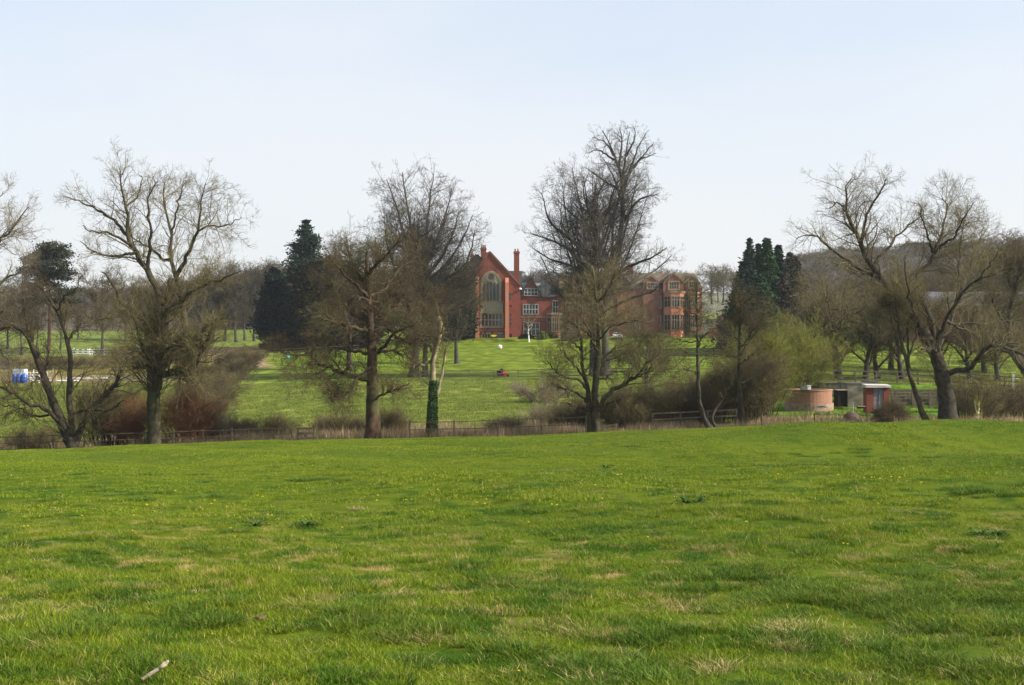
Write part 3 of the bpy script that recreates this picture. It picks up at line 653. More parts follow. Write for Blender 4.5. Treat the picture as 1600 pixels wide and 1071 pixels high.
# ------------------------------------------------------------------ fences
M_post = mat_noise('fence wood dark', (.075, .062, .045), (.13, .105, .075), 3)
M_postp = mat_noise('fence wood weathered', (.24, .20, .13), (.34, .29, .20), 3)
def fence(label, pts, sp, h, nr, mat, pr=.06, rw=.09, wire=False, group=None, name='rail_fence', zoff=0):
    """posts and rails following ground points [(px, Y)]"""
    W = [gpt(px, Y) for px, Y in pts]
    root = empty(name, W[0], label, 'fence', group); base = W[0]
    L_ = [0]
    for a, b in zip(W, W[1:]): L_.append(L_[-1] + (b - a).length)
    n = max(1, int(L_[-1] / sp)); P = []
    for i in range(n + 1):
        s = L_[-1] * i / n; k = 0
        while k < len(L_) - 2 and L_[k + 1] < s: k += 1
        t = (s - L_[k]) / (L_[k + 1] - L_[k]); q = W[k].lerp(W[k + 1], t); P.append(Vector((q.x, q.y, gz(q.x, q.y) + zoff)))
    jr = random.Random(len(P))
    for q in P[:98]:
        m = MB(); o = q - base; e = jr.uniform(-.06, .06)
        m.beam(o + Vector((0, 0, -.3)), o + Vector((e, 0, h + .08 + jr.uniform(-.04, .05))), pr * 1.7); m.build('post', mat, root)
    for r in range(nr):
        z = h * (1 - r * .36 / 1) if nr <= 3 else h * (1 - r * .22)
        m = MB()
        for a, b in zip(P, P[1:]):
            m.beam(a - base + Vector((0, -.05, z + jr.uniform(-.015, .015))), b - base + Vector((0, -.05, z + jr.uniform(-.015, .015))), .035 if not wire else .014, rw if not wire else .014)
        m.build('wire' if wire else 'rail', mat, root)
    return root
fence('dark three rail fence crossing the lawn slope in front of the red brick house', [(655, 172), (760, 173), (900, 174), (1040, 172)], 3.1, 1.15, 3, M_post, rw=.10)
fence('three rail fence on the far side of the lawn below the left conifers', [(330, 222), (400, 232), (480, 236), (560, 240)], 3.2, 1.2, 3, M_post)
fence('dark wooden rail fence under the trees behind the round brick tank', [(1236, 132), (1330, 131), (1420, 131), (1500, 131), (1640, 129)], 2.0, 1.25, 3, M_post, pr=.08, rw=.12)
fence('low post and wire fence along the brook below the leaning trees at the left', [(-60, 87.5), (100, 88), (240, 88.5), (300, 88.5), (455, 88)], 1.9, 1.2, 3, M_post, wire=False, rw=.05, pr=.045)
fence('sagging post and wire fence along the brook below the lawn', [(640, 90), (760, 90), (880, 90), (915, 90)], 2.9, 1.45, 2, M_post, rw=.05, pr=.05)
fence('short dark rail fence at the foot of the alder thicket', [(1020, 95), (1070, 95.5), (1150, 96)], 1.8, 1.25, 2, M_post, rw=.10, pr=.07)
fence('low post and wire fence in front of the round brick tank', [(1190, 90.5), (1330, 92), (1440, 92.5)], 3.6, .85, 2, M_post, wire=True, pr=.045)
fence('pale timber rails at the top of the brown bank on the left', [(-60, 234), (60, 236), (200, 238), (330, 240)], 4.5, 1.1, 2, M_post)
# stile and steps
def stile(label, px, Y, w, mat, tilt):
    b = gpt(px, Y); r = empty('stile', b, label, 'stile')
    for s in (-1, 1):
        m = MB(); m.beam((s * w / 2, 0, -.2), (s * w / 2, 0, 1.3 + .1 * s), .11); m.build('post', mat, r)
    for k in range(3):
        m = MB(); m.beam((-w / 2 - .12, -.06, .5 + k * .33), (w / 2 + .12, -.06, .5 + k * .33 + tilt), .05, .13); m.build('rail', mat, r)
    m = MB(); m.box(-w * .35, w * .35, -.45, .3, .38, .43); m.build('step', mat, r); return r
stile('small dark timber stile in the reeds left of the big oak', 478, 88.5, 1.05, M_post, 0)
stile('pale timber stile with tilted rails right of the forked tree', 952, 90.5, 1.1, mat_noise('fresh timber', (.24, .19, .10), (.30, .24, .14), 3), .12).scale = (.9, .9, .62)

# ------------------------------------------------------------------ the red brick house
M_brick = brick_mat('red brick', (.22, .046, .027), (.16, .036, .022), (.20, .11, .08), (.13, .038, .028))
M_brick_old = brick_mat('weathered brick', (.25, .080, .052), (.18, .062, .042), (.22, .15, .11), (.12, .062, .044))
M_brick_lit = brick_mat('sunlit brick', (.48, .17, .095), (.40, .14, .08), (.4, .25, .16), (.36, .13, .08))  # brighter brick for buttresses and tall bay, raking sun put into the colour
M_brick_pink = brick_mat('pinkish brick', (.32, .14, .09), (.24, .10, .065), (.32, .22, .16), (.14, .09, .06))
M_stone = mat_noise('carved stone', (.30, .23, .155), (.22, .18, .12), 1.5, bump=.01)
M_stoneg = mat_noise('grey green stone', (.20, .18, .12), (.27, .24, .17), 1.2, bump=.01)
M_roof = mat_noise('clay tile roof brown', (.085, .058, .045), (.13, .09, .065), 1.6, c2=(.13, .125, .06), scale2=.35, bump=.03, bscale=6)
M_roof_slate = mat_noise('slate roof', (.16, .17, .18), (.22, .22, .23), 1.6, bump=.02, bscale=5, rough=.5)
M_roof_dark = mat_noise('dark tile roof', (.022, .026, .026), (.04, .042, .04), 1.6, bump=.02, bscale=5)
M_white = mat_noise('white paint', (.78, .78, .76), (.68, .68, .65), 2)
M_frame = mat_noise('weathered window paint', (.50, .50, .48), (.36, .36, .34), 1.5)
M_lead = mat_noise('window glass', (.018, .022, .026), (.03, .035, .04), .8, rough=.06, spec=.6)
M_dark = mat_noise('dark void', (.012, .012, .012), (.02, .018, .016), 2)
M_pot = mat_noise('chimney pot clay', (.40, .20, .12), (.3, .16, .1), 3)
HD = 262.0
def hx(px): return (px - 800) * HD / F
def hz(py): return ZC - (py - HZ) * HD / F
hb = Vector((hx(900), HD, 4.5))
house = empty('country_house', hb, 'large red brick gabled country house with a church-like window and tall chimneys', 'house')
def H(mb, name, mat, parent=None, smooth=False):
    o = mb.build(name, mat, parent or house, smooth)
    for v in o.data.vertices: v.co -= hb
    return o
# masses
GB = hz(536)
m = MB(); m.prism([(hx(743), GB), (hx(743), hz(425)), (hx(765), hz(395)), (hx(813), hz(447)), (hx(813), GB)], HD, HD + 24)
chapel = H(m, 'chapel_wall', M_brick)
m = MB()
def slope_slab(m, a, b, y0, y1, t=.35, over=.35):
    a = Vector((a[0], 0, a[1])); b = Vector((b[0], 0, b[1])); d = (b - a).normalized(); n = Vector((-d.z, 0, d.x)); n = n if n.z > 0 else -n
    b = b + d * over
    m.poly([(a.x, y0, a.z), (b.x, y0, b.z), (b.x + n.x * t, y0, b.z + n.z * t), (a.x + n.x * t, y0, a.z + n.z * t),
            (a.x, y1, a.z), (b.x, y1, b.z), (b.x + n.x * t, y1, b.z + n.z * t), (a.x + n.x * t, y1, a.z + n.z * t)], [(0, 1, 2, 3), (7, 6, 5, 4), (0, 4, 5, 1), (1, 5, 6, 2), (2, 6, 7, 3), (3, 7, 4, 0)])
slope_slab(m, (hx(765), hz(395)), (hx(813), hz(447)), HD + .25, HD + 24); slope_slab(m, (hx(765), hz(395)), (hx(743), hz(425)), HD + .25, HD + 24)
H(m, 'chapel_roof', M_roof)
m = MB()
for a, b in (((765, 394.6), (789, 420.6)), ((789, 420.6), (814, 447.6)), ((765, 394.6), (742, 426))):
    m.beam((hx(a[0]), HD - .06, hz(a[1]) + .15), (hx(b[0]), HD - .06, hz(b[1]) + .15), .3, .3)
H(m, 'gable_coping', M_brick_old)
# left wing behind
m = MB(); m.prism([(hx(716), GB), (hx(716), hz(428)), (hx(744), hz(396)), (hx(757), hz(409)), (hx(757), GB)], HD + 5, HD + 26)
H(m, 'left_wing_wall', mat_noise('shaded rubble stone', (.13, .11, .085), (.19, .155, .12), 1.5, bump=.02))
m = MB(); slope_slab(m, (hx(744), hz(396)), (hx(716), hz(428)), HD + 4.6, HD + 26.4, .3); slope_slab(m, (hx(744), hz(396)), (hx(757), hz(409)), HD + 4.6, HD + 26.4, .3)
H(m, 'left_wing_roof', M_roof_dark)
# cross roof behind with ridge level
m = MB(); y0 = HD + 6
m.poly([(hx(780), y0, hz(447)), (hx(816), y0, hz(447)), (hx(816), y0 + 5.5, hz(418)), (hx(780), y0 + 5.5, hz(418)), (hx(780), y0 + 11, hz(447)), (hx(816), y0 + 11, hz(447))],
       [(0, 1, 2, 3), (3, 2, 5, 4), (0, 3, 4), (1, 5, 2), (0, 4, 5, 1)])
H(m, 'cross_roof', M_roof_dark)
def chimney(x0, x1, ytop, ybot, yd, pots, cap=True, depth=1.3, side=0):
    m = MB(); w = hx(x1) - hx(x0)
    m.box(hx(x0), hx(x1), yd, yd + depth, hz(ybot), hz(ytop) - .35)
    c = H(m, 'chimney', M_brick)
    m = MB(); m.box(hx(x0) - .12, hx(x1) + .12, yd - .12, yd + depth + .12, hz(ytop) - .35, hz(ytop) - .12); m.box(hx(x0) - .04, hx(x1) + .04, yd - .04, yd + depth + .04, hz(ytop) - .12, hz(ytop) + .08)
    H(m, 'cap', M_brick_old, c)
    for k in range(pots):
        m = MB(); cx = hx(x0) + w * (k + .5) / pots
        m.lathe([(.17, .08), (.14, .45), (.19, .5), (.19, .6), (.1, .6)], (cx, yd + depth / 2, hz(ytop)), 10); H(m, 'pot', M_pot, c, True)
    return c
chimney(749.5, 758, 382, 402, HD + 9, 3)
m = MB(); m.box(hx(757.9), hx(762.5), HD + 9.05, HD + 10.2, hz(404), hz(389)); H(m, 'chimney_shoulder', M_brick)
chimney(732, 737, 391, 405, HD + 12, 1)
chimney(803, 811.5, 392, 450, HD + 2.0, 2, depth=1.4)
# three storey range next to the chapel
m = MB(); m.box(hx(813) + .005, hx(882), HD + 1.2, HD + 14, GB, hz(463)); H(m, 'range_wall', M_brick)
m = MB(); m.prism([(hx(815), hz(463)), (hx(829), hz(434)), (hx(846), hz(463))], HD + 1.0, HD + 8); g1 = H(m, 'gable_wall', M_brick_old)
m = MB(); slope_slab(m, (hx(829), hz(434)), (hx(815), hz(463)), HD + .6, HD + 8.2, .25, .5); slope_slab(m, (hx(829), hz(434)), (hx(846), hz(463)), HD + .6, HD + 8.2, .25, .5); H(m, 'gable_roof', M_roof_dark, g1)
m = MB(); m.lathe([(.16, 0), (.07, .4), (.13, .6), (.02, 1.1)], (hx(829), HD + .7, hz(434) + .2), 8); H(m, 'finial', M_roof_dark, g1)
def gable_roof_x(x0, x1, yr, ye, y0, depth, mat, name, hip=0):
    m = MB(); a = hx(x0); b = hx(x1)
    m.poly([(a, y0 - .3, hz(ye)), (b, y0 - .3, hz(ye)), (b - hip, y0 + depth / 2, hz(yr)), (a, y0 + depth / 2, hz(yr)), (a, y0 + depth, hz(ye)), (b, y0 + depth, hz(ye))],
           [(0, 1, 2, 3), (3, 2, 5, 4), (0, 3, 4), (1, 5, 2), (0, 4, 5, 1)])
    return H(m, name, mat)
gable_roof_x(813, 848, 439, 464, HD + 3.5, 10, M_roof_slate, 'slate_roof')
gable_roof_x(846, 882, 436, 464, HD + 1.2, 11, M_roof_dark, 'dark_roof')
# main range
m = MB(); m.box(hx(882) + .005, hx(1099), HD + 1.6, HD + 14, GB, hz(449)); H(m, 'main_wall', M_brick_old)
gable_roof_x(874, 1100, 423.5, 450, HD + 1.6, 12.6, M_roof, 'main_roof', .9)
m = MB(); m.box(hx(1095.5) , hx(1102), HD + 6, HD + 15, GB, hz(452)); H(m, 'end_wall', M_brick_old)
for ch in ((905, 411, 3), (985, 412, 3)): chimney(ch[0], ch[0] + 9, ch[1], 428, HD + 7, ch[2])
def gable(xl, xp, xr, yp, ye, proj, name='gable_wall'):
    m = MB(); m.prism([(hx(xl), GB), (hx(xl), hz(ye)), (hx(xp), hz(yp)), (hx(xr), hz(ye)), (hx(xr), GB)], HD + 1.6 - proj, HD + 8); g = H(m, name, M_brick_old)
    m = MB(); slope_slab(m, (hx(xp), hz(yp)), (hx(xl), hz(ye)), HD + 1.85 - proj, HD + 7.9, .2, .3); slope_slab(m, (hx(xp), hz(yp)), (hx(xr), hz(ye)), HD + 1.85 - proj, HD + 7.9, .2, .3); H(m, 'gable_roof', M_roof, g)
    m = MB()
    for s_ in (xl, xr): m.beam((hx(xp), HD + 1.55 - proj, hz(yp) + .12), (hx(s_) + (.15 if s_ == xr else -.15), HD + 1.55 - proj, hz(ye) - .05), .22, .26)
    H(m, 'coping', mat_noise('weathered coping', (.17, .12, .085), (.23, .17, .12), 1.5), g); return g
gable(1037, 1053, 1069.5, 427.5, 441, .8); gable(1071.5, 1082, 1094, 431, 442, .5); gable(1006, 1018, 1031, 431.5, 441, .35); gable(893, 903, 914, 431.5, 442, .4); gable(965, 975, 986, 431, 441, .35)
def window(x0, x1, y0, y1, yd, nx, ny, fmat, stone=None, fw=.09, ang=None):
    """frame and mullions standing a little proud of the wall, glass set inside"""
    a, b, c, d = hx(x0), hx(x1), hz(y1), hz(y0); m = MB()
    for k in range(nx + 1):
        x = a + (b - a) * k / nx; m.box(x - fw / 2, x + fw / 2, yd - .10, yd + .02, c, d)
    for k in range(ny + 1):
        z = c + (d - c) * k / ny
        for j in range(nx): m.box(a + (b - a) * j / nx + fw / 2, a + (b - a) * (j + 1) / nx - fw / 2, yd - .097, yd + .02, z - fw / 2, z + fw / 2)
    w = H(m, 'window', fmat)
    m = MB(); m.box(a, b, yd - .035, yd + .01, c, d); H(m, 'pane', M_lead, w)
    if stone:
        m = MB(); m.box(a - .25, b + .25, yd - .16, yd + .02, c - .28, c - fw / 2 - .003); m.box(a - .25, b + .25, yd - .14, yd + .02, d + fw / 2 + .003, d + .28)
        m.box(a - .25, a - fw / 2 - .003, yd - .12, yd + .02, c - fw / 2, d + fw / 2); m.box(b + fw / 2 + .003, b + .25, yd - .12, yd + .02, c - fw / 2, d + fw / 2)
        H(m, 'surround', stone, w)
    return w
# chapel openings
window(752, 785, 490, 510.5, HD, 6, 2, M_stone, M_stone, .2)
window(753.5, 765.5, 521.5, 529, HD, 3, 1, M_stone, M_stone, .16); window(773, 785, 521.5, 529, HD, 3, 1, M_stone, M_stone, .16)
window(796, 799.6, 490, 509, HD, 1, 3, M_brick_old, None, .12)
m = MB(); m.box(hx(751), hx(786), HD - .07, HD + .02, hz(488), hz(472.5)); H(m, 'stone_panel', M_stoneg)
m = MB(); m.box(hx(750), hx(786.5), HD - .18, HD + .02, hz(473), hz(471.5)); m.box(hx(744), hx(795), HD - .05, HD + .02, hz(516.5), hz(515.5)); H(m, 'string_course', M_stone)
def pointed(cx, w, zs, za, n=9):
    """points of a pointed arch from left springing over the apex to right"""
    out = []
    for k in range(n + 1):
        t = k / n; out.append((cx - w / 2 + w / 2 * (1 - math.cos(t * math.pi / 2)) ** .9, zs + (za - zs) * math.sin(t * math.pi / 2)))
    return out + [(2 * cx - x, z) for x, z in out[::-1][1:]]
cx = hx(767.3); ww = hx(783) - hx(751.5)
arch = pointed(cx, ww, hz(446), hz(424.5))
m = MB(); m.prism([(cx + ww / 2, hz(471)), (cx - ww / 2, hz(471))] + arch, HD - .12, HD + .01); big = H(m, 'arched_window', M_stoneg)
lw = (ww - .7) / 5
m = MB()
for k in range(5):
    x = cx - ww / 2 + .35 + lw * (k + .5); top = hz(446) + (hz(439) - hz(446)) * (1 - abs(k - 2) * .25)
    m.prism([(x + lw * .38, hz(470)), (x - lw * .38, hz(470))] + pointed(x, lw * .76, top - .5, top), HD - .16, HD - .11)
for k in range(8):
    a = k * math.pi / 4; m.prism([(cx + .32 * math.cos(a) + .25 * math.cos(b_), hz(433) + .32 * math.sin(a) + .25 * math.sin(b_)) for b_ in [j * math.pi / 4 for j in range(8)]], HD - .165 - .003 * k, HD - .10 + .0)
H(m, 'pane', M_lead, big)
m = MB(); n_ = 24
for k in range(n_):
    a0, a1 = 2 * math.pi * k / n_, 2 * math.pi * (k + 1) / n_
    m.beam((cx + .9 * math.cos(a0), HD - .2, hz(433) + .9 * math.sin(a0)), (cx + .9 * math.cos(a1), HD - .2, hz(433) + .9 * math.sin(a1)), .2, .18)
for p, q in zip(arch, arch[1:]): m.beam((p[0], HD - .1, p[1]), (q[0], HD - .1, q[1]), .26, .24)
H(m, 'tracery', M_stone, big)
m = MB(); x = hx(796.3); m.prism([(x + .28, hz(469)), (x - .28, hz(469))] + pointed(x, .56, hz(461), hz(457.5)), HD - .05, HD + .01); H(m, 'small_window', M_lead)
m = MB(); m.box(hx(797), hx(799.5), HD - .04, HD + .01, hz(480), hz(477)); H(m, 'vent', M_dark)
m = MB(); m.box(hx(796.4), hx(800), HD - .05, HD + .01, hz(529), hz(522)); H(m, 'door', M_dark)
m = MB(); m.lathe([(.05, -.2), (.28, -.1), (.28, .15), (.1, .25)], (hx(813), HD - .2, hz(452)), 12); H(m, 'alarm_box', M_white, None, True)
for x0, x1, yt in ((743.5, 748.5, 433), (789.5, 795, 434)):
    m = MB(); a, b = hx(x0), hx(x1)
    m.poly([(a, HD - 1.5, GB), (b, HD - 1.5, GB), (b, HD + .01, GB), (a, HD + .01, GB), (a, HD - 1.0, hz(yt + 8)), (b, HD - 1.0, hz(yt + 8)), (b, HD + .01, hz(yt)), (a, HD + .01, hz(yt))],
           [(3, 2, 1, 0), (0, 1, 5, 4), (4, 5, 6, 7), (1, 2, 6, 5), (0, 4, 7, 3), (2, 3, 7, 6)])
    m.box(a - .05, b + .05, HD - 1.75, HD - .02, GB, hz(500) if x0 < 750 else hz(514)); bt = H(m, 'buttress', M_brick_lit)
# next range windows
window(819.5, 840, 451, 462, HD + 1.0, 4, 2, M_frame); window(817.5, 841, 475.5, 491, HD + 1.2, 5, 2, M_frame); window(818.5, 843, 504.5, 524, HD + 1.2, 4, 2, M_frame)
window(864, 872, 470, 489, HD + 1.2, 2, 2, M_frame)
def bay(x0, x1, yt, proj, floors, fmat, cham=.28, roof=M_lead, yd=HD + 1.6, bm=M_brick_old):
    """canted bay: wall strips with window bands between"""
    a, b = hx(x0), hx(x1); c = (b - a) * cham
    out = [(a, yd), (a + c, yd - proj), (b - c, yd - proj), (b, yd)]
    m = MB(); m.vprism(out, GB, hz(yt)); w = H(m, 'bay_wall', bm)
    m = MB(); m.vprism([(p[0] + (-.15 if i < 2 else .15), p[1] - .12) for i, p in enumerate(out)], hz(yt), hz(yt) + .35); H(m, 'parapet', M_stone, w)
    for (y0, y1) in floors:
        for i in range(3):
            p, q = Vector((*out[i], 0)), Vector((*out[i + 1], 0)); d = (q - p); ln = d.length; d.normalize(); nn = Vector((d.y, -d.x, 0)) * .06
            nx = 3 if i == 1 else 2; m = MB(); g = MB()
            s0 = ln * .07; s1 = ln * .93
            g.beam(p + d * s0 + nn * .3 + Vector((0, 0, (hz(y0) + hz(y1)) / 2)), p + d * s1 + nn * .3 + Vector((0, 0, (hz(y0) + hz(y1)) / 2)), .05, hz(y0) - hz(y1))
            for k in range(nx + 1):
                o_ = p + d * (s0 + (s1 - s0) * k / nx) + nn; m.beam(o_ + Vector((0, 0, hz(y1))), o_ + Vector((0, 0, hz(y0))), .13)
            for zz in (hz(y1), hz(y0), hz(y0) - (hz(y0) - hz(y1)) * .35): m.beam(p + d * s0 + nn * 1.05 + Vector((0, 0, zz)), p + d * s1 + nn * 1.05 + Vector((0, 0, zz)), .12)
            f = H(m, 'window', fmat); H(g, 'pane', M_lead, f)
    return w
bay(1038.5, 1070.5, 458, 2.0, ((463.5, 480), (492, 516)), M_stone, yd=HD + .8, bm=M_brick_lit)
bay(1074, 1093, 459, 1.1, ((464, 480), (492, 516)), M_stone, yd=HD + 1.1)
bay(880, 915, 463, 1.6, ((467, 486), (497, 518)), M_stone)
bay(855, 880, 492, 1.3, ((496, 518),), M_stone, yd=HD + 1.2)
window(1046.5, 1061, 441, 451.5, HD + .8, 4, 2, M_stone, M_stone); window(1078, 1088, 440.5, 449, HD + 1.1, 3, 2, M_stone, M_stone)
window(1013, 1028, 442.5, 450, HD + 1.25, 4, 2, M_stone, M_stone); window(1022, 1034, 464, 480, HD + 1.25 + .35, 3, 2, M_stone, M_stone); window(1016, 1033, 495, 507, HD + 1.6, 4, 2, M_stone, M_stone)
window(978, 1000, 505, 516, HD + 1.6, 4, 1, M_frame); window(925, 935, 503, 519, HD + 1.6, 2, 2, M_frame); window(945, 956, 466, 481, HD + 1.6, 3, 2, M_stone, M_stone); window(968, 982, 465, 481, HD + 1.6, 3, 2, M_stone, M_stone)
window(897, 909, 443, 450, HD + 1.2, 3, 1, M_frame); window(970, 981, 442.5, 450, HD + 1.25, 3, 1, M_stone); window(925, 938, 466, 481, HD + 1.6, 3, 2, M_stone, M_stone)
m = MB(); m.box(hx(1035.3), hx(1036.2), HD + 1.45, HD + 1.6, GB, hz(443)); H(m, 'drainpipe', M_dark)
m = MB(); m.box(hx(813.5), hx(880), HD + 1.1, HD + 1.2, hz(496), hz(495)); m.box(hx(882), hx(1037), HD + 1.5, HD + 1.6, hz(488), hz(487)); H(m, 'string_course', M_stone)

# small buildings beside and behind
def building_box(name, label, x0, x1, Y, ytop, yr, depth, wall, roof, D=None, wins=()):
    D = Y; fx = lambda p: (p - 800) * D / F; fz = lambda p: ZC - (p - HZ) * D / F
    b = Vector((fx((x0 + x1) / 2), Y, gz(fx((x0 + x1) / 2), Y)))
    r = empty(name, b, label, 'building'); base = b.z - .8
    m = MB(); m.box(fx(x0) - b.x, fx(x1) - b.x, 0, depth, base - b.z, fz(ytop) - b.z); m.build('wall', wall, r)
    a, c = fx(x0) - b.x - .3, fx(x1) - b.x + .3; z0 = fz(ytop) - b.z + .003; z1 = fz(yr) - b.z
    m = MB(); m.poly([(a, -.35, z0), (c, -.35, z0), (c, depth / 2, z1), (a, depth / 2, z1), (a, depth + .35, z0), (c, depth + .35, z0)], [(0, 1, 2, 3), (3, 2, 5, 4), (0, 3, 4), (1, 5, 2), (0, 4, 5, 1)]); m.build('roof', roof, r)
    for (wx0, wx1, wy0, wy1, nx, fm) in wins:
        m = MB(); g = MB(); p, q = fx(wx0) - b.x, fx(wx1) - b.x; u, v = fz(wy1) - b.z, fz(wy0) - b.z
        g.box(p, q, -.03, .01, u, v)
        for k in range(nx + 1): xx = p + (q - p) * k / nx; m.box(xx - .06, xx + .06, -.09, .01, u, v)
        for zz in (u, v): m.box(p - .1, q + .1, -.086, .01, zz - .07, zz + .07)
        f = m.build('window', fm, r); g.build('pane', M_lead, f)
    return r
M_slate_w = mat_noise('grey barn roof sheets', (.07, .07, .075), (.105, .105, .11), .5, c2=(.12, .10, .08), scale2=.25)
building_box('outbuilding', 'low outbuilding with pale window frames right of the big house', 1130, 1196, 268, 501, 491, 7, M_brick_old, M_roof, wins=((1131, 1145, 506, 513, 4, M_white), (1150, 1172, 503, 511, 5, M_white), (1176, 1192, 503, 511, 4, M_white)))
building_box('barn', 'long brick barn with a grey roof behind the leaning tree at right', 1432, 1690, 205, 478, 452, 18, M_brick_old, M_slate_w, wins=((1500, 1508, 488, 497, 2, M_dark), (1560, 1568, 488, 497, 2, M_dark)))
building_box('lodge', 'little red brick lodge glimpsed through the oak branches', 536, 553, 258, 506, 494, 5, M_brick, M_roof, wins=((545, 549, 500, 505.5, 2, M_white),))
m = MB(); m.box(-13, 13, 0, .45, -1, 2.0); b = gpt(1150, 258); w = empty('garden_wall', b, 'old dark brick garden wall running from the house to the right hand conifers', 'wall')
m = MB(); m.box(-5.5, 12, 0, .45, -1, 2.0); m.build('wall', M_brick_old, w); m = MB(); m.box(-5.6, 12.1, -.06, .51, 2.003, 2.12); m.build('coping', M_stoneg, w)

# ------------------------------------------------------------------ brook side works at the right
b = gpt(1272, 108); b.z = zr(108, 635)
t = empty('brick_tank', b, 'round open pinkish brick tank standing on the grass by the brook', 'tank')
Rt = 36.5 * 108 / F
def ring(r0, r1, z0, z1, n=40):
    m = MB(); vs_ = []
    for r, z in ((r1, z0), (r1, z1), (r0, z1), (r0, z0)):
        for k in range(n): a = 2 * math.pi * k / n; vs_.append((r * math.cos(a), r * math.sin(a) + Rt, z))
    return m.poly(vs_, [(i * n + k, i * n + (k + 1) % n, ((i + 1) % 4) * n + (k + 1) % n, ((i + 1) % 4) * n + k) for i in range(4) for k in range(n)])
ring(Rt - .25, Rt, -.6, 1.27).build('wall', M_brick_pink, t); ring(Rt - .3, Rt + .05, 1.273, 1.38).build('rim', M_brick_pink, t); ring(Rt, Rt + .12, -.6, .22).build('plinth', mat_noise('pale render', (.30, .22, .16), (.20, .13, .09), 2.5), t)
m = MB(); m.vprism([(.9 * Rt * math.cos(a), .9 * Rt * math.sin(a) + Rt) for a in [k * math.pi / 16 for k in range(32)]], .7, .8); m.build('water', mat_noise('dark tank water', (.015, .02, .012), (.02, .03, .015), 2, rough=.1), t)
# things on the rim
q = b + Vector((-.85, .12, 1.38)); v = empty('valve_box', q, 'dark domed valve housing on the rim of the brick tank', 'valve')
m = MB(); m.box(-.24, .24, -.2, .2, 0, .34); m.build('body', mat_noise('grey painted metal', (.10, .12, .12), (.16, .17, .17), 3), v); m = MB(); m.lathe([(.2, 0), (.17, .2), (.08, .3), (.02, .36)], (0, 0, .34), 12); m.build('cap', M_dark, v, True)
q = b + Vector((-.42, .1, 1.38)); v = empty('white_cabinet', q, 'small white cabinet beside the dark valve housing on the brick tank', 'cabinet')
m = MB(); m.box(-.15, .15, -.15, .15, 0, .34); m.build('body', M_white, v, bevel=.02); m = MB(); m.box(-.18, .18, -.18, .18, .342, .38); m.build('lid', M_white, v)
# dark chamber
b = gpt(1317, 110); b.z = zr(110, 627); v = empty('chamber', b, 'dark open chamber between the brick tank and the concrete wall', 'chamber')
m = MB(); m.box(-.42, -.34, 0, 1.4, -.5, .9); m.box(.34, .42, 0, 1.4, -.5, .9); m.box(-.34, .34, 1.3, 1.4, -.5, .9); m.build('wall', M_dark, v); m = MB(); m.box(-.46, .46, -.05, 1.45, .902, .97); m.build('lid', M_stone, v); m = MB(); m.box(-.33, .33, .12, .2, -.4, .9); m.build('door', M_dark, v)
# concrete wall
M_conc = mat_noise('stained concrete', (.24, .21, .16), (.16, .14, .10), 1.2, c2=(.10, .085, .06), scale2=.9, bump=.01)
b = gpt(1340, 112); b.z = zr(112, 629); v = empty('concrete_tank', b, 'tall stained concrete box behind the brick hut', 'tank')
fx = lambda p: (p - 1340) * 112 / F; fz = lambda p: ZC - (p - HZ) * 112 / F - b.z
m = MB(); m.box(fx(1324), fx(1356), 0, 3.2, -.6, fz(600)); m.build('wall', M_conc, v); m = MB(); m.box(fx(1361), fx(1376), .6, 3.2, -.6, fz(596)); m.build('upper_block', M_conc, v)
m = MB(); m.box(fx(1324) - .06, fx(1356) + .06, -.06, 3.26, fz(600) + .002, fz(600) + .1); m.build('coping', M_conc, v)
b = gpt(1330, 120); b.z = zr(120, 606); v = empty('concrete_trough', b, 'long low dark concrete trough on the slope above the brick tank', 'trough')
m = MB(); m.box(-3.0, 1.6, 0, 1.2, -.5, .42); m.box(-4.6, -3.02, .1, 1.0, -.5, .22); m.build('wall', mat_noise('dark concrete', (.075, .065, .05), (.11, .095, .07), 1.4), v)
m = MB(); m.box(-3.06, 1.66, -.06, 1.26, .423, .50); m.build('rim', mat_noise('dark concrete rim', (.12, .10, .08), (.16, .14, .11), 1.4), v)
# brick hut
b = gpt(1371.5, 104); b.z = zr(104, 638); v = empty('brick_hut', b, 'small brick hut with grey door and white flat roof by the brook', 'hut')
fx = lambda p: (p - 1371.5) * 104 / F; hh = (638 - 606) * 104 / F
m = MB(); m.box(fx(1354), fx(1365) - .003, 0, .22, -.4, hh); m.box(fx(1380.5) + .003, fx(1390), 0, .22, -.4, hh); m.box(fx(1354), fx(1390), .223, 1.0, -.4, hh); m.build('wall', M_brick, v)
d_ = MB(); d_.box(fx(1365.3), fx(1380.2), .06, .2, -.1, hh - .02); dd = d_.build('door', mat_noise('grey painted door', (.15, .15, .17), (.20, .20, .22), 4), v)
m = MB(); m.box(fx(1372.6), fx(1373), .03, .058, -.1, hh - .03); m.build('door_gap', M_dark, dd); m = MB(); m.box(fx(1374), fx(1374.8), 0, .058, .75, .8); m.build('handle', M_dark, dd)
m = MB(); m.poly([(fx(1352), -.2, hh + .003), (fx(1391.5), -.2, hh + .003), (fx(1391.5), 1.15, hh + .003), (fx(1352), 1.15, hh + .003), (fx(1352), -.2, hh + .22), (fx(1391.5), -.2, hh + .17), (fx(1391.5), 1.15, hh + .26), (fx(1352), 1.15, hh + .29)], [(3, 2, 1, 0), (4, 5, 6, 7), (0, 1, 5, 4), (1, 2, 6, 5), (2, 3, 7, 6), (3, 0, 4, 7)]); m.build('roof', mat_noise('white roof felt', (.50, .48, .44), (.36, .34, .31), 2), v)
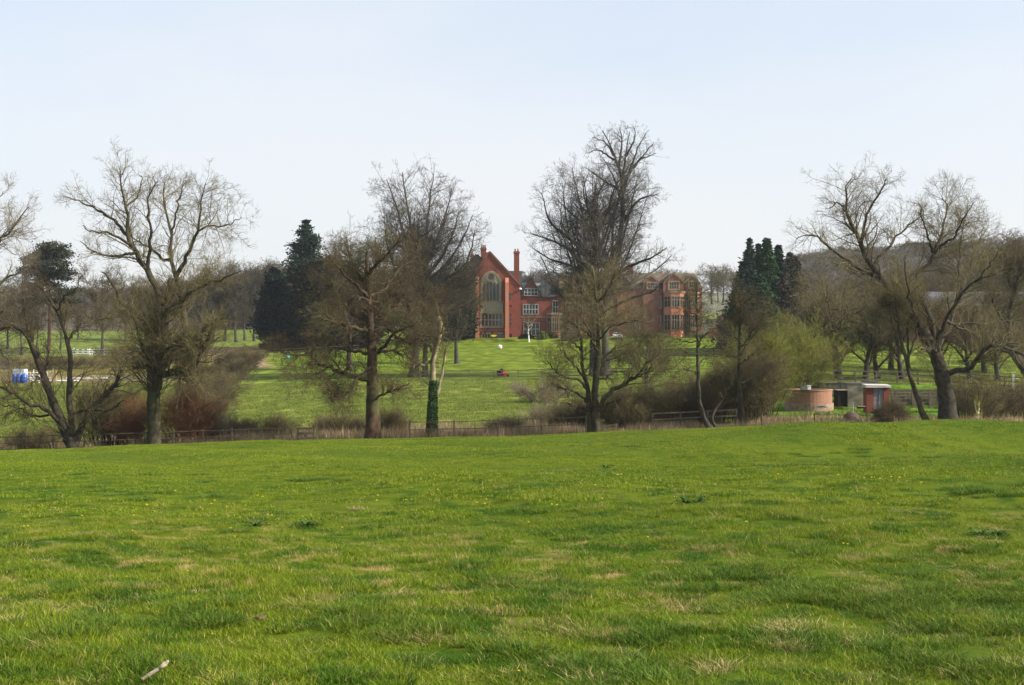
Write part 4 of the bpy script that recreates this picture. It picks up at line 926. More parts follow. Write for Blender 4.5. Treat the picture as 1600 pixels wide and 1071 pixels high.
# dark revetment
b = gpt(1432, 108); b.z = zr(108, 632); v = empty('timber_revetment', b, 'dark stacked timber revetment between the brick hut and the leaning tree', 'wall')
fx = lambda p: (p - 1432) * 108 / F
for k in range(5):
    m = MB(); m.beam((fx(1393), .12 * k, .05 + k * .27), (fx(1600), .12 * k, .02 + k * .27), .22, .25); m.build('timber', M_post, v)
for k in range(8):
    m = MB(); x_ = fx(1398 + k * 27); m.beam((x_, -.14, -.3), (x_ , -.1, 1.15), .14); m.build('post', M_post, v)
# rubble mound
b = gpt(1331, 97); b.z = zr(97, 655)
rr = random.Random(8)
v = empty('spoil_heap', b, 'low dark heap of rubble and soil at the brook edge', 'heap')
m = MB(); n_ = 14
for k in range(60):
    a = rr.random() * 6.28; r = rr.random() ** .7 * .75; z = max(0, .62 * (1 - r / .8)) * rr.random(); s_ = rr.uniform(.07, .17)
    c = Vector((r * math.cos(a), r * math.sin(a) * .6, z)); m.lathe([(s_ * .5, -s_), (s_, -.2 * s_), (s_ * .9, .3 * s_), (s_ * .3, s_ * .8)], c, 6)
m.build('rubble', mat_noise('brick rubble', (.13, .075, .055), (.08, .06, .05), 6), v)
m = MB(); m.lathe([(.8, -.3), (.62, .2), (.35, .48), (.1, .58)], (0, .05, 0), 14); m.build('soil', mat_noise('soil', (.07, .05, .035), (.10, .075, .05), 3, bump=.05), v, True)
b = gpt(1333, 100); b.z = zr(100, 642); v = empty('standpipe', b, 'thin grey standpipe with a tap behind the rubble heap', 'standpipe')
m = MB(); m.tube((0, 0, -.2), (0, 0, .68), .035, .03, 8); m.build('pipe', mat_noise('galvanised pipe', (.4, .42, .42), (.3, .32, .32), 6, metal=.4, rough=.5), v); m = MB(); m.tube((-.13, -.02, .64), (.13, -.02, .64), .028, .028, 8); m.tube((.1, -.02, .64), (.1, -.02, .56), .02, .02, 6); m.build('tap', mat_noise('brass tap', (.25, .3, .28), (.2, .24, .22), 6, metal=.5, rough=.4), v)
b = gpt(1346, 103); b.z = zr(103, 637); v = empty('plank', b, 'short pale brown board lying on the grass left of the brick hut', 'board')
m = MB(); m.box(-.3, .3, -.12, .12, .05, .12); m.build('board', mat_noise('board', (.4, .24, .14), (.3, .18, .1), 6), v); m = MB(); m.box(-.25, .45, .13, .4, -.1, .05); m.build('base', M_dark, v)
b = gpt(1284, 103.4); b.z = zr(103.4, 638); v = empty('tarpaulin', b, 'crumpled dark sheet lying at the foot of the brick tank', 'sheet')
m = MB(); N_ = 9; vv = [(-.5 + 1.0 * i / N_, -.2 + .4 * j / N_, .04 + .10 * abs(math.sin(i * 1.7 + j)) * math.sin(math.pi * i / N_) * math.sin(math.pi * j / N_) * 1.6) for i in range(N_ + 1) for j in range(N_ + 1)]
m.poly(vv, [(i * (N_ + 1) + j, (i + 1) * (N_ + 1) + j, (i + 1) * (N_ + 1) + j + 1, i * (N_ + 1) + j + 1) for i in range(N_) for j in range(N_)]); m.build('sheet', mat_noise('black sheet', (.02, .022, .025), (.04, .04, .045), 5, rough=.4), v)

# ------------------------------------------------------------------ vehicles and small far things
M_rubber = mat_noise('rubber', (.015, .015, .015), (.025, .025, .025), 6)
M_chrome = mat_noise('wheel metal', (.4, .4, .42), (.3, .3, .32), 8, metal=.8, rough=.35)
def car(label, px, Y, rz, paint, group=None, scale=1):
    b = gpt(px, Y); r = empty('parked_car', b, label, 'car', group, rz); r.scale = (scale,) * 3
    side = [(-2.25, .35), (-2.28, .75), (-2.1, .98), (-1.95, 1.02), (-1.55, 1.40), (-.2, 1.46), (.45, 1.38), (1.1, .98), (1.9, .86), (2.2, .70), (2.25, .35)]
    n = len(side); vs_ = []
    for s_, ins in ((-1, .0), (1, .0)):
        for x, z in side: vs_.append((x, s_ * (.86 - max(0, z - .9) * .35), z))
    m = MB(); m.poly(vs_, [tuple(range(n)), tuple(range(2 * n - 1, n - 1, -1))] + [(i, i + n, (i + 1) % n + n, (i + 1) % n) for i in range(n)]); m.build('body', paint, r, bevel=.04)
    for s_ in (-1, 1):
        for quad in (((-1.75, 1.02), (-1.45, 1.34), (-.75, 1.39), (-.75, 1.02)), ((-.68, 1.02), (-.68, 1.39), (-.2, 1.40), (.1, 1.37), (.1, 1.02)), ((.17, 1.02), (.17, 1.36), (.45, 1.32), (.92, 1.02))):
            pts = [(x, s_ * (.875 - (z - .9) * .35), z) for x, z in quad]; m = MB(); m.poly(pts + [(p[0], p[1] - s_ * .03, p[2]) for p in pts], [tuple(range(len(pts))), tuple(range(2 * len(pts) - 1, len(pts) - 1, -1))] + [(i, (i + 1) % len(pts), (i + 1) % len(pts) + len(pts), i + len(pts)) for i in range(len(pts))]); m.build('window', M_lead, r)
    m = MB(); m.poly([(.56, -.68, 1.36), (.56, .68, 1.36), (1.12, .78, 1.01), (1.12, -.78, 1.01)], [(0, 1, 2, 3)]); m.build('windscreen', M_lead, r)
    m = MB(); m.poly([(-1.62, -.66, 1.36), (-1.62, .66, 1.36), (-1.99, .76, 1.04), (-1.99, -.76, 1.04)], [(3, 2, 1, 0)]); m.build('rear_window', M_lead, r)
    for x in (-1.4, 1.4):
        for s_ in (-1, 1):
            m = MB(); m.tube((x, s_ * .70, .32), (x, s_ * .90, .32), .33, .33, 20); w = m.build('wheel', M_rubber, r); m = MB(); m.tube((x, s_ * .885, .32), (x, s_ * .915, .32), .2, .18, 12); m.build('rim', M_chrome, w)
    for s_ in (-1, 1):
        m = MB(); m.box(-2.33, -2.2, s_ * .72 - .13, s_ * .72 + .13, .70, .92); m.build('tail_light', mat_noise('red lens', (.6, .03, .03), (.5, .02, .02), 4, rough=.2, spec=.6), r)
        m = MB(); m.box(2.14, 2.26, s_ * .62 - .16, s_ * .62 + .16, .62, .76); m.build('headlight', M_white, r)
    return r
car('dark grey estate car with red tail light parked in front of the house', 893, 257, R(180 - 8), mat_noise('dark grey car paint', (.035, .038, .045), (.045, .048, .055), 1, rough=.25, spec=.5, coat=.6))
car('small white car seen end on behind the trunk of the tallest tree', 965, 258, R(78), mat_noise('white car paint', (.75, .76, .77), (.7, .71, .72), 1, rough=.25, spec=.5, coat=.6), scale=.95)
# ride-on mower with a driver's seat behind the lawn fence
b = gpt(786, 178); r = empty('ride_on_mower', b, 'small red and black ride-on mower parked by the lawn fence', 'mower', rz=R(-75))
M_redp = mat_noise('red machine paint', (.55, .06, .035), (.45, .05, .03), 3, rough=.35, spec=.5)
m = MB(); m.box(.1, 1.0, -.28, .28, .42, .80); m.build('bonnet', M_redp, r, bevel=.06); m = MB(); m.box(-.85, .2, -.45, .45, .38, .56); m.build('chassis', M_dark, r, bevel=.03)
m = MB(); m.box(-.75, -.25, -.25, .25, .58, .68); m.beam((-.72, 0, .68), (-.85, 0, 1.15), .44, .1); m.build('seat', M_rubber, r)
m = MB(); m.tube((.15, 0, .78), (-.05, 0, 1.0), .025, .025, 6); m.build('steering_column', M_dark, r); m = MB(); m.box(-.5, .5, -.6, .6, .15, .33); m.build('cutting_deck', M_redp, r, bevel=.04)
m = MB(); m.box(-1.6, -.9, -.5, .5, .3, .95); m.build('grass_box', M_dark, r, bevel=.08)
for x, rad in ((-.6, .32), (.75, .22)):
    for s_ in (-1, 1):
        m = MB(); m.tube((x, s_ * .42, rad), (x, s_ * .62, rad), rad, rad, 18); w = m.build('wheel', M_rubber, r); m = MB(); m.tube((x, s_ * .6, rad), (x, s_ * .635, rad), rad * .5, rad * .5, 12); m.build('rim', M_redp, w)
# ball on the lawn
def ball(label, px, Y, rad, mat, rec=None):
    b = gpt(px, Y); r = empty('ball', b, label, 'ball'); m = MB(); n = 10
    m.lathe([(max(.004, rad * math.sin(math.pi * k / n)), rad - rad * math.cos(math.pi * k / n)) for k in range(n + 1)], n=16); m.build('shell', mat, r, True)
    m = MB(); m.lathe([(rad * 1.004, rad - .03), (rad * 1.006, rad + .03)], n=16); m.build('band', M_stoneg, r, True)
ball('white ball lying on the lawn in front of the chapel window', 781, 236, .42, M_white)
ball('turquoise ball by the far lawn fence under the dark conifers', 450, 225, .36, mat_noise('turquoise plastic', (.03, .42, .46), (.03, .36, .4), 3, rough=.3, spec=.5))
# garden urns, white
def urn(label, px, Y, h):
    b = gpt(px, Y); r = empty('garden_urn', b, label, 'urn', 'white urns on the terrace left of the house'); m = MB(); m.box(-.3 * h, .3 * h, -.3 * h, .3 * h, 0, .3 * h); m.build('pedestal', M_white, r)
    m = MB(); m.lathe([(.12 * h, .3 * h), (.08 * h, .42 * h), (.25 * h, .6 * h), (.34 * h, .85 * h), (.3 * h, .9 * h), (.38 * h, h)], n=14); m.build('bowl', M_white, r, True)
urn('small white urn, left one of the pair beneath the broad conifer', 476, 254, .9); urn('larger white urn, right one of the pair beneath the broad conifer', 485, 254, 1.35)
b = gpt(408, 250); r = empty('marker_post', b, 'thin white post at the end of the dark clipped hedge', 'post'); m = MB(); m.tube((0, 0, -.2), (0, 0, 1.5), .09, .09, 8); m.build('shaft', M_white, r); m = MB(); m.lathe([(.12, 1.503), (.12, 1.57), (.03, 1.65)], n=8); m.build('cap', M_white, r)
# wheelbarrow, yellow, and green bin by the chapel
b = gpt(771, 260); r = empty('wheelbarrow', b, 'yellow wheelbarrow standing below the chapel window', 'wheelbarrow', rz=R(15)); M_yel = mat_noise('yellow plastic', (.75, .5, .05), (.65, .42, .05), 3, rough=.4)
m = MB(); m.poly([(-.4, -.3, .35), (.35, -.25, .35), (.35, .25, .35), (-.4, .3, .35), (-.6, -.42, .75), (.65, -.38, .7), (.65, .38, .7), (-.6, .42, .75)], [(3, 2, 1, 0), (0, 1, 5, 4), (1, 2, 6, 5), (2, 3, 7, 6), (3, 0, 4, 7)]); m.build('tray', M_yel, r)
m = MB(); m.tube((.7, -.06, .2), (.7, .06, .2), .2, .2, 16); m.build('wheel', M_rubber, r)
for s_ in (-1, 1): m = MB(); m.tube((.7, s_ * .1, .2), (-1.05, s_ * .32, .62), .025, .025, 6); m.tube((-.35, s_ * .25, .42), (-.45, s_ * .28, 0), .022, .022, 6); m.build('handle', M_dark, r)
b = gpt(716, 259); r = empty('wheelie_bin', b, 'green wheeled bin by the left corner of the chapel', 'bin'); M_binm = mat_noise('green plastic', (.02, .16, .12), (.02, .13, .1), 3, rough=.4)
m = MB(); m.poly([(-.22, -.25, .08), (.22, -.25, .08), (.22, .25, .08), (-.22, .25, .08), (-.29, -.33, 1.0), (.29, -.33, 1.0), (.29, .33, 1.0), (-.29, .33, 1.0)], [(3, 2, 1, 0), (4, 5, 6, 7), (0, 1, 5, 4), (1, 2, 6, 5), (2, 3, 7, 6), (3, 0, 4, 7)]); m.build('body', M_binm, r); m = MB(); m.box(-.31, .31, -.36, .36, 1.003, 1.08); m.build('lid', M_binm, r)
for s_ in (-1, 1): m = MB(); m.tube((s_ * .2, .28, .1), (s_ * .3, .28, .1), .1, .1, 12); m.build('wheel', M_rubber, r)
# horse jumps and stores in the left paddock
def barrel(px, Y, dz, mat, label, h=.9, rad=.42):
    b = gpt(px, Y, dz); r = empty('barrel', b, label, 'barrel', 'blue barrels in the paddock'); m = MB(); m.lathe([(rad * .92, 0), (rad, .06), (rad, h * .33), (rad * 1.05, h * .35), (rad, h * .38), (rad, h * .64), (rad * 1.05, h * .66), (rad, h * .69), (rad, h - .05), (rad * .92, h)], n=18); m.build('drum', mat, r, True)
    m = MB(); m.lathe([(rad * .85, h + .002), (rad * .85, h + .03), (.1, h + .04)], n=18); m.build('lid', mat, r)
M_blue = mat_noise('blue plastic', (.02, .09, .45), (.02, .12, .5), 3, rough=.35, spec=.5)
for i, (px, w_) in enumerate([(23, 0), (30, 0), (38, 0)]): barrel(px, 176.5, 0, M_blue, 'blue plastic barrel in the paddock, ' + ['leftmost of three', 'middle one of three', 'rightmost of three'][i], 1.15, .34 if i < 2 else .4)
def jump(label, px, Y, w, cols, h, rz=0, name='horse_jump'):
    b = gpt(px, Y); r = empty(name, b, label, 'horse jump', None, rz)
    for s_ in (-1, 1):
        m = MB(); m.beam((s_ * w / 2, 0, 0), (s_ * w / 2, 0, h + .35), .1)
        for k in range(3): m.beam((s_ * w / 2, 0, .3 + k * .35), (s_ * (w / 2 + .45), 0, .3 + k * .35), .06, .08)
        m.beam((s_ * (w / 2 + .45), 0, 0), (s_ * (w / 2 + .45), 0, h), .08); m.beam((s_ * w / 2, -.4, .05), (s_ * w / 2, .4, .05), .08); m.build('wing', cols[0], r)
    for k in range(4):
        p = MB(); seg = 6
        for j in range(seg):
            x0 = -w / 2 + w * j / seg; p.tube((x0, -.07, .25 + k * h / 4), (x0 + w / seg, -.07, .25 + k * h / 4), .055, .055, 8)
        o = p.build('pole', cols[1 + k % 2], r); o.data.materials.append(cols[0])
        nf = 10
        for i_, pg in enumerate(o.data.polygons): pg.material_index = (i_ // nf) % 2
M_pink = mat_noise('faded red paint', (.62, .25, .2), (.55, .2, .16), 3); M_grn = mat_noise('green paint', (.05, .22, .1), (.06, .28, .12), 3); M_tan = mat_noise('bare pole', (.45, .33, .2), (.38, .28, .16), 3)
jump('white show jump with red striped poles beside the blue barrels', 50, 177, 2.1, [M_white, M_pink, M_white], 1.5)
jump('show jump with green and white poles, in the middle of the row', 61, 178, 1.4, [M_white, M_grn, M_grn], 1.4, .2)
jump('orange and white show jump at the right end of the row', 75, 177.5, 1.5, [M_tan, M_pink, M_white], 1.6, -.15)
jump('low white show jump with navy poles on top of the brown bank', 128, 241, 3.0, [M_white, M_white, mat_noise('navy paint', (.05, .08, .2), (.05, .06, .16), 3)], 1.0)
jump('low show jump with dark poles right of the white one on the bank', 150, 242, 3.2, [mat_noise('grey blue paint', (.3, .34, .42), (.22, .26, .34), 3), mat_noise('navy paint b', (.05, .08, .2), (.05, .06, .16), 3), M_white], 1.0)
b = gpt(31, 177.8); r = empty('white_water_tank', b, 'white cube container standing behind the blue barrels', 'container'); m = MB(); m.box(-.95, .95, -.5, .5, .15, 1.75); m.build('tank', M_white, r, bevel=.08); m = MB()
for k in range(6): m.beam((-.97, -.52, .2 + k * .3), (.97, -.52, .2 + k * .3), .03)
for k in range(7): m.beam((-.97 + k * .323, -.54, .1), (-.97 + k * .323, -.54, 1.78), .03)
m.build('cage', M_chrome, r); m = MB(); m.box(-1.0, 1.0, -.55, .55, 0, .14); m.build('pallet', M_tan, r)
for i, (px, Y, ln, rz) in enumerate([(92, 178.5, 5.5, .05), (112, 181, 6.0, .1), (136, 183, 6, -.06), (152, 186, 5, .12)]):
    b = gpt(px, Y); r = empty('ground_pole', b, ['thin pole lying on the sand just right of the jumps', 'second pole on the sand right of the jumps', 'third pole on the sand, behind the upright stem', 'farthest pole lying on the sand by the bank'][i], 'pole', None, rz)
    m = MB(); m.tube((-ln / 2, 0, .16), (ln / 2, 0, .16), .11, .11, 8); m.build('shaft', M_tan if i % 2 else M_white, r); m = MB(); m.box(-ln / 2 + .3, -ln / 2 + .5, -.2, .2, -.05, .14); m.box(ln / 2 - .5, ln / 2 - .3, -.2, .2, -.05, .14); m.build('cup', M_dark, r)
b = gpt(1583, 110); b.z = zr(110, 600); r = empty('white_marker', b, 'pale grey gate post among the trunks at the right edge', 'post'); m = MB(); m.beam((0, 0, -1.2), (0, 0, .75), .16); m.build('shaft', mat_noise('pale post', (.5, .5, .5), (.4, .4, .4), 3), r); m = MB(); m.box(-.1, .1, -.1, .1, .753, .8); m.build('cap', M_white, r)

# ------------------------------------------------------------------ the trees along the brook, traced limb by limb
def hero(name, label, cat, px, D, trunk, limbs, counts, seed, mt, mc, first=None, kw=None, extra=None, fl=.45):
    rng = np.random.default_rng(seed)
    g = gpt(px, D); base = (g.x, g.y, g.z - .1)
    T = []
    for i, (pts, w0, w1) in enumerate(trunk):
        P, Rr = pxlimb(pts, D, w0, w1, 0, .5 * (i > 0), 18)
        if i == 0 or pts[0][1] > 640:
            P = np.vstack([[P[0, 0], P[0, 1], g.z - .4], P]); Rr = np.r_[Rr[0] * 1.05, Rr]; P, Rr = flare(P, Rr, fl, 1.0)
            nn = len(P); P = catmull(P, 18); Rr = np.interp(np.linspace(0, 1, 18), np.linspace(0, 1, nn), Rr)
        T.append((P, Rr))
    Lb = []
    for (pts, w0, w1, d1) in limbs:
        ex = np.concatenate([q[0] for q in T + Lb]); epx = 800 + F * ex[:, 0] / ex[:, 1]; epy = HZ - F * (ex[:, 2] - ZC) / ex[:, 1]
        kq = int(np.argmin((epx - pts[0][0]) ** 2 + (epy - pts[0][1]) ** 2)); d0 = ex[kq, 1] - D
        P, Rr = pxlimb([(epx[kq], epy[kq])] + list(pts[1:]), D, w0, w1, d0, d0 + (d1 if abs(d0 + d1) < 6 else -d1), 16, rng, .06); P[0] = ex[kq]; Lb.append((P, Rr))
    sub = lambda q, a: (q[0][np.linspace(a, len(q[0]) - 1, 14).astype(int)], q[1][np.linspace(a, len(q[1]) - 1, 14).astype(int)])
    qq = [sub(q, 3) for q in Lb] + [sub(q, 9) for q in T]
    skel = [(np.stack([q[0] for q in qq]), np.stack([q[1] for q in qq]))]
    kk = dict(kw or {})
    cr = branch_out(skel, rng, counts, first, **kk)
    if extra:
        for e in extra: cr += e(rng, T, Lb)
    return make_tree(name, label, cat, base, T, Lb, cr, mt, mc)

def epicormic(n, lmax, up=.5, t0=.1, t1=.7, which='trunk'):
    def f(rng, T, Lb):
        src = T if which == 'trunk' else T + Lb
        if which == 'low': src = [q for q in Lb if q[0][:, 2].mean() < ZC + 2.6]
        s = [(np.stack([q[0][np.linspace(0, len(q[0]) - 1, 14).astype(int)] for q in src]), np.stack([q[1][np.linspace(0, len(q[1]) - 1, 14).astype(int)] for q in src]))]
        a = spawn(s, n, rng, t0=t0, t1=t1, ang=(40, 85), lr=.5, lmin=.8, lmax=lmax, K=5, wob=.2, up=up, trop=.12, rr=.2, rmax=.04, rmin=.009, lw=.6)
        b = spawn([a], n * 4, rng, t0=.15, ang=(20, 50), lr=.5, lmin=.4, lmax=lmax * .5, K=3, wob=.2, up=.15, rr=.7, rmin=.007)
        return [(a[0], a[1], 3), (b[0], b[1], 3)]
    return f

# 1 the old pollard at the left
hero('old_pollard_tree', 'tall bare old tree with forked crown and thick elbow limbs, left of centre field', 'tree', 240, 88.5,
     [([(241, 694), (240, 640), (240, 603), (239, 575), (242, 545), (246, 519), (250, 495), (252, 478)], 11, 8.5), ([(246, 610), (250, 560), (258, 500), (262, 462), (265, 437)], 7, 3.0)],
     [([(251, 480), (240, 440), (219, 407), (201, 374), (198, 332), (190, 300), (188, 264)], 6.5, .7, 2),
      ([(201, 379), (173, 365), (140, 362), (128, 352)], 2.6, .6, -1.5), ([(198, 362), (180, 345), (159, 332), (125, 315), (103, 305)], 3.0, .5, 3), ([(210, 400), (177, 400), (145, 393), (128, 378)], 2.6, .6, -2.5),
      ([(234, 418), (236, 360), (231, 323), (240, 295), (245, 286)], 3.2, .6, -3), ([(196, 330), (215, 310), (222, 280), (217, 274)], 2.0, .4, 3),
      ([(243, 588), (259, 566), (276, 548), (289, 533), (291, 510), (289, 486), (280, 444), (266, 397), (266, 360), (254, 312), (257, 284)], 7.5, .7, 4),
      ([(268, 421), (250, 402), (233, 388), (210, 374), (200, 355)], 3.0, .6, 2), ([(282, 439), (289, 407), (308, 360), (313, 323), (321, 286)], 4.0, .6, 5), ([(305, 366), (322, 355), (355, 351), (376, 340)], 2.2, .4, 7),
      ([(266, 360), (280, 313), (290, 280)], 2.0, .5, 3), ([(291, 465), (304, 452), (317, 446), (341, 439), (375, 424)], 3.6, .6, 6), ([(325, 444), (330, 420), (345, 395)], 1.6, .4, 5), ([(288, 486), (282, 465), (268, 450), (262, 440)], 3.0, .8, 0),
      ([(240, 592), (252, 583), (275, 584), (294, 584), (310, 566), (314, 545), (322, 509), (350, 498)], 6.5, 1.2, -2), ([(314, 545), (326, 525), (332, 505)], 2.5, .6, -2), ([(297, 584), (305, 600), (318, 598)], 1.6, .5, -3),
      ([(248, 560), (262, 545), (278, 540), (292, 545)], 3.0, .8, -3), ([(243, 522), (219, 495), (187, 472), (173, 440), (160, 425)], 4.2, .8, 3), ([(205, 486), (185, 492), (160, 500), (135, 498)], 2.2, .5, -3),
      ([(238, 575), (220, 535), (212, 505), (200, 480)], 3.2, .7, -3), ([(238, 580), (222, 574), (205, 572)], 3.6, 1.4, -1), ([(241, 500), (225, 490), (222, 470), (215, 450)], 2.6, .6, 3), ([(235, 560), (210, 548), (190, 555), (175, 580)], 2.5, .5, -4)],
     [150, 1000, 4600, 8000], 21, M_bark_moss, M_twig_olive, dict(lmax=3.0), None, [epicormic(170, 3.2, .3, .42, .95, 'trunk'), epicormic(150, 2.6, .3, .25, .7, 'all'), epicormic(750, 3.0, .25, .15, 1.0, 'low')])
# 2 leaning multi stemmed tree far left
hero('leaning_alder', 'bare dark tree with three splayed stems leaning out over the brook at far left', 'tree', 114, 87,
     [([(114, 697), (103, 676), (93, 654), (78, 616), (65, 579), (52, 545), (37, 519), (14, 509), (-6, 520)], 9, 2.2), ([(116, 695), (112, 660), (108, 625), (109, 593), (110, 560), (104, 530), (89, 486), (75, 465), (61, 447)], 6, 1.2)],
     [([(94, 655), (80, 646), (47, 631), (20, 615), (0, 607), (-30, 598)], 3.8, 1, -3), ([(90, 648), (60, 652), (30, 640), (-5, 628)], 2.2, .7, 3), ([(118, 692), (130, 665), (140, 640), (158, 622), (173, 610), (184, 590), (190, 572)], 5.5, 2.8, 2), ([(112, 655), (140, 640), (170, 640), (195, 625)], 2.6, .8, -2),
      ([(50, 540), (40, 500), (35, 470)], 2.6, .6, 3), ([(86, 486), (100, 465), (118, 452), (130, 430)], 2.0, .5, -2), ([(104, 540), (120, 515), (135, 490)], 2.0, .5, 3), ([(72, 600), (58, 590), (50, 602), (48, 625)], 2.0, .5, -2), ([(66, 582), (75, 560), (70, 535)], 2.0, .5, 2),
      ([(75, 466), (60, 470), (45, 455), (30, 460)], 1.4, .4, -2), ([(118, 680), (135, 655), (142, 620)], 2.2, .6, -2)],
     [100, 600, 2400, 3600], 22, M_bark_dark, M_twig_brown, dict(lmax=4), None, [epicormic(90, 3.0, .5, .05, .5, 'all')])
# 3 tree out of frame on the left with branches reaching in
hero('ash_tree', 'pale bare ash whose sprays reach in from outside the left edge', 'tree', -75, 89,
     [([(-75, 705), (-72, 620), (-66, 540), (-60, 470), (-55, 400), (-60, 330)], 11, 4)],
     [([(-62, 500), (-30, 470), (0, 445), (30, 425), (42, 400)], 4, .6, 2), ([(-60, 440), (-30, 400), (5, 370), (30, 345), (44, 322)], 4, .6, -2), ([(-60, 400), (-40, 350), (-12, 320), (5, 300)], 3.5, .6, 3), ([(-60, 520), (-30, 505), (0, 490), (25, 470)], 3, .6, -3),
      ([(-62, 480), (-100, 430), (-130, 360)], 4, .6, 2), ([(-60, 380), (-80, 320), (-90, 270)], 3.5, .6, -2), ([(-64, 540), (-20, 530), (5, 555), (20, 580)], 3, .6, -3)],
     [110, 800, 3600, 6000], 23, M_bark_grey, M_twig_pale, dict(lmax=4.2))
# 4 the oak
hero('oak_tree', 'broad bare brown oak with stout straight trunk standing by the brook', 'tree', 582, 91,
     [([(582, 676), (582, 640), (582, 594), (580, 542), (578, 491), (575, 455), (573, 422), (574, 392)], 12.5, 2.0)],
     [([(576, 596), (552, 590), (530, 581), (510, 572), (492, 564), (486, 550), (489, 536)], 4.6, 1.4, -2), ([(492, 566), (472, 584), (453, 596)], 2, .5, -3), ([(487, 545), (470, 556), (448, 552), (430, 545)], 1.8, .5, -1),
      ([(586, 626), (598, 616), (615, 611), (640, 600)], 2.6, .6, -3), ([(586, 536), (596, 512), (603, 491), (620, 456), (638, 432)], 5, .8, 4), ([(604, 500), (625, 530), (640, 536), (662, 524), (680, 528)], 3.4, .8, -3), ([(580, 508), (552, 491), (522, 455), (496, 432)], 4.6, .7, 4),
      ([(574, 443), (552, 413), (545, 390), (538, 368)], 3, .6, 3), ([(575, 430), (588, 412), (603, 400), (625, 372)], 3, .6, -3), ([(578, 470), (560, 450), (530, 420), (510, 400)], 3.6, .6, -4), ([(577, 470), (600, 450), (630, 415), (655, 400)], 3.4, .6, 5),
      ([(578, 520), (545, 510), (515, 500), (488, 492)], 3.8, .6, -5), ([(582, 560), (610, 548), (640, 560), (655, 580)], 3.0, .6, 4), ([(578, 560), (550, 548), (520, 545), (500, 555)], 3.2, .6, 5), ([(580, 500), (610, 480), (650, 475), (690, 470)], 3.4, .6, 3), ([(582, 580), (560, 590), (545, 612), (530, 628)], 2.2, .5, -4),
      ([(576, 460), (580, 430), (590, 400), (585, 372)], 2.6, .6, 2), ([(520, 578), (512, 600), (520, 618)], 1.6, .5, -3), ([(586, 545), (620, 520), (650, 505), (676, 500)], 3, .6, -5)],
     [420, 3000, 12000, 15000], 24, M_bark_oak, M_twig_brown, dict(lmax=4.0, ang=(35, 85)), dict(wob=.26, up=-.02, trop=.0, rmin=.0088), [epicormic(260, 2.4, .2, .28, .95, 'all')])
# 5 dead ivy clad birch
rt = hero('dead_birch', 'broken pale dead birch with ivy climbing its lower trunk, right of the oak', 'tree', 674, 92,
     [([(674, 681), (675, 650), (676, 615), (676, 585), (676, 568), (679, 552), (681, 546), (687, 525), (688, 510), (685, 494)], 7.0, 2.6), ([(683, 621), (686, 605), (691, 585), (694, 565), (697, 546)], 3.2, 1.0)],
     [([(676, 548), (668, 538), (655, 521)], 2.0, .8, .5), ([(676, 568), (660, 571), (650, 570), (645, 572)], 2.4, 1.2, -.6), ([(680, 610), (670, 602), (658, 588), (655, 575)], 1.4, .4, .5), ([(684, 530), (690, 520), (694, 505)], 1.4, .6, .3), ([(678, 590), (684, 575), (683, 560)], 1.3, .5, .3)],
     [46, 220, 520], 25, M_bark_pale, M_twig_olive, dict(lmax=1.7, t0=.4, ang=(20, 55)))
rng = np.random.default_rng(5)
b = rt.location; n = 5200; s = rng.random(n) ** .9; px = np.interp(s, [0, .5, 1], [674, 675.5, 677]); z = s * 4.6 - .2; a = rng.random(n) * 6.283; r = (.38 - .16 * s) * rng.uniform(.8, 1.35, n)
C = np.stack([(px - 674) * 92 / F + r * np.cos(a), r * np.sin(a), z], 1)
np_mesh('ivy', *leaf_cards(C, rng, .10, aspect=1.1), M_ivy, rt, smooth=False)
# 8 forked tree in front of the tallest tree
hero('forked_tree', 'bare twin-trunked tree with wide low boughs in front of the tallest tree', 'tree', 932, 90.5,
     [([(932, 677), (930, 640), (930, 600), (934, 560), (935, 510), (931, 460), (927, 425)], 7.5, 1.2), ([(922, 666), (920, 640), (919, 610), (912, 585), (909, 560), (909, 535), (905, 520)], 5.2, 1.4)],
     [([(918, 606), (900, 592), (880, 587), (862, 575), (850, 565)], 2.6, .6, -2), ([(918, 628), (895, 612), (875, 606), (860, 600)], 2.4, .6, 3), ([(916, 590), (895, 570), (880, 550), (868, 540)], 2.2, .5, -3), ([(938, 641), (950, 631), (962, 626), (975, 626)], 2.6, .6, -2), ([(933, 602), (945, 590), (960, 583), (985, 578)], 2.2, .6, 3),
      ([(935, 636), (950, 616), (968, 604), (985, 596), (1000, 580), (1012, 566), (1028, 550), (1035, 540)], 4.6, .9, -2), ([(985, 594), (1005, 585), (1022, 578)], 1.8, .5, -3), ([(934, 560), (955, 548), (975, 540), (1000, 530)], 2.4, .5, 3), ([(934, 540), (915, 520), (895, 505), (880, 500)], 2.2, .5, -3),
      ([(934, 520), (950, 500), (970, 490), (985, 478)], 2.2, .5, 3), ([(933, 490), (920, 470), (905, 455), (895, 440)], 2.0, .5, 3), ([(932, 480), (945, 460), (955, 440), (960, 425)], 2.0, .5, -3), ([(908, 550), (895, 535), (888, 515), (880, 505)], 2.0, .5, 2), ([(918, 640), (890, 632), (868, 628), (850, 632)], 2.0, .5, -3),
      ([(934, 550), (925, 530), (912, 500), (900, 470)], 2.4, .5, -3), ([(936, 530), (955, 510), (975, 505), (1000, 500)], 2.0, .5, -4), ([(934, 570), (960, 560), (985, 550), (1010, 525)], 2.2, .5, 4)],
     [260, 1700, 6500, 9500], 26, M_bark_moss, M_twig_olive, dict(lmax=3.0), dict(up=0, trop=.03))
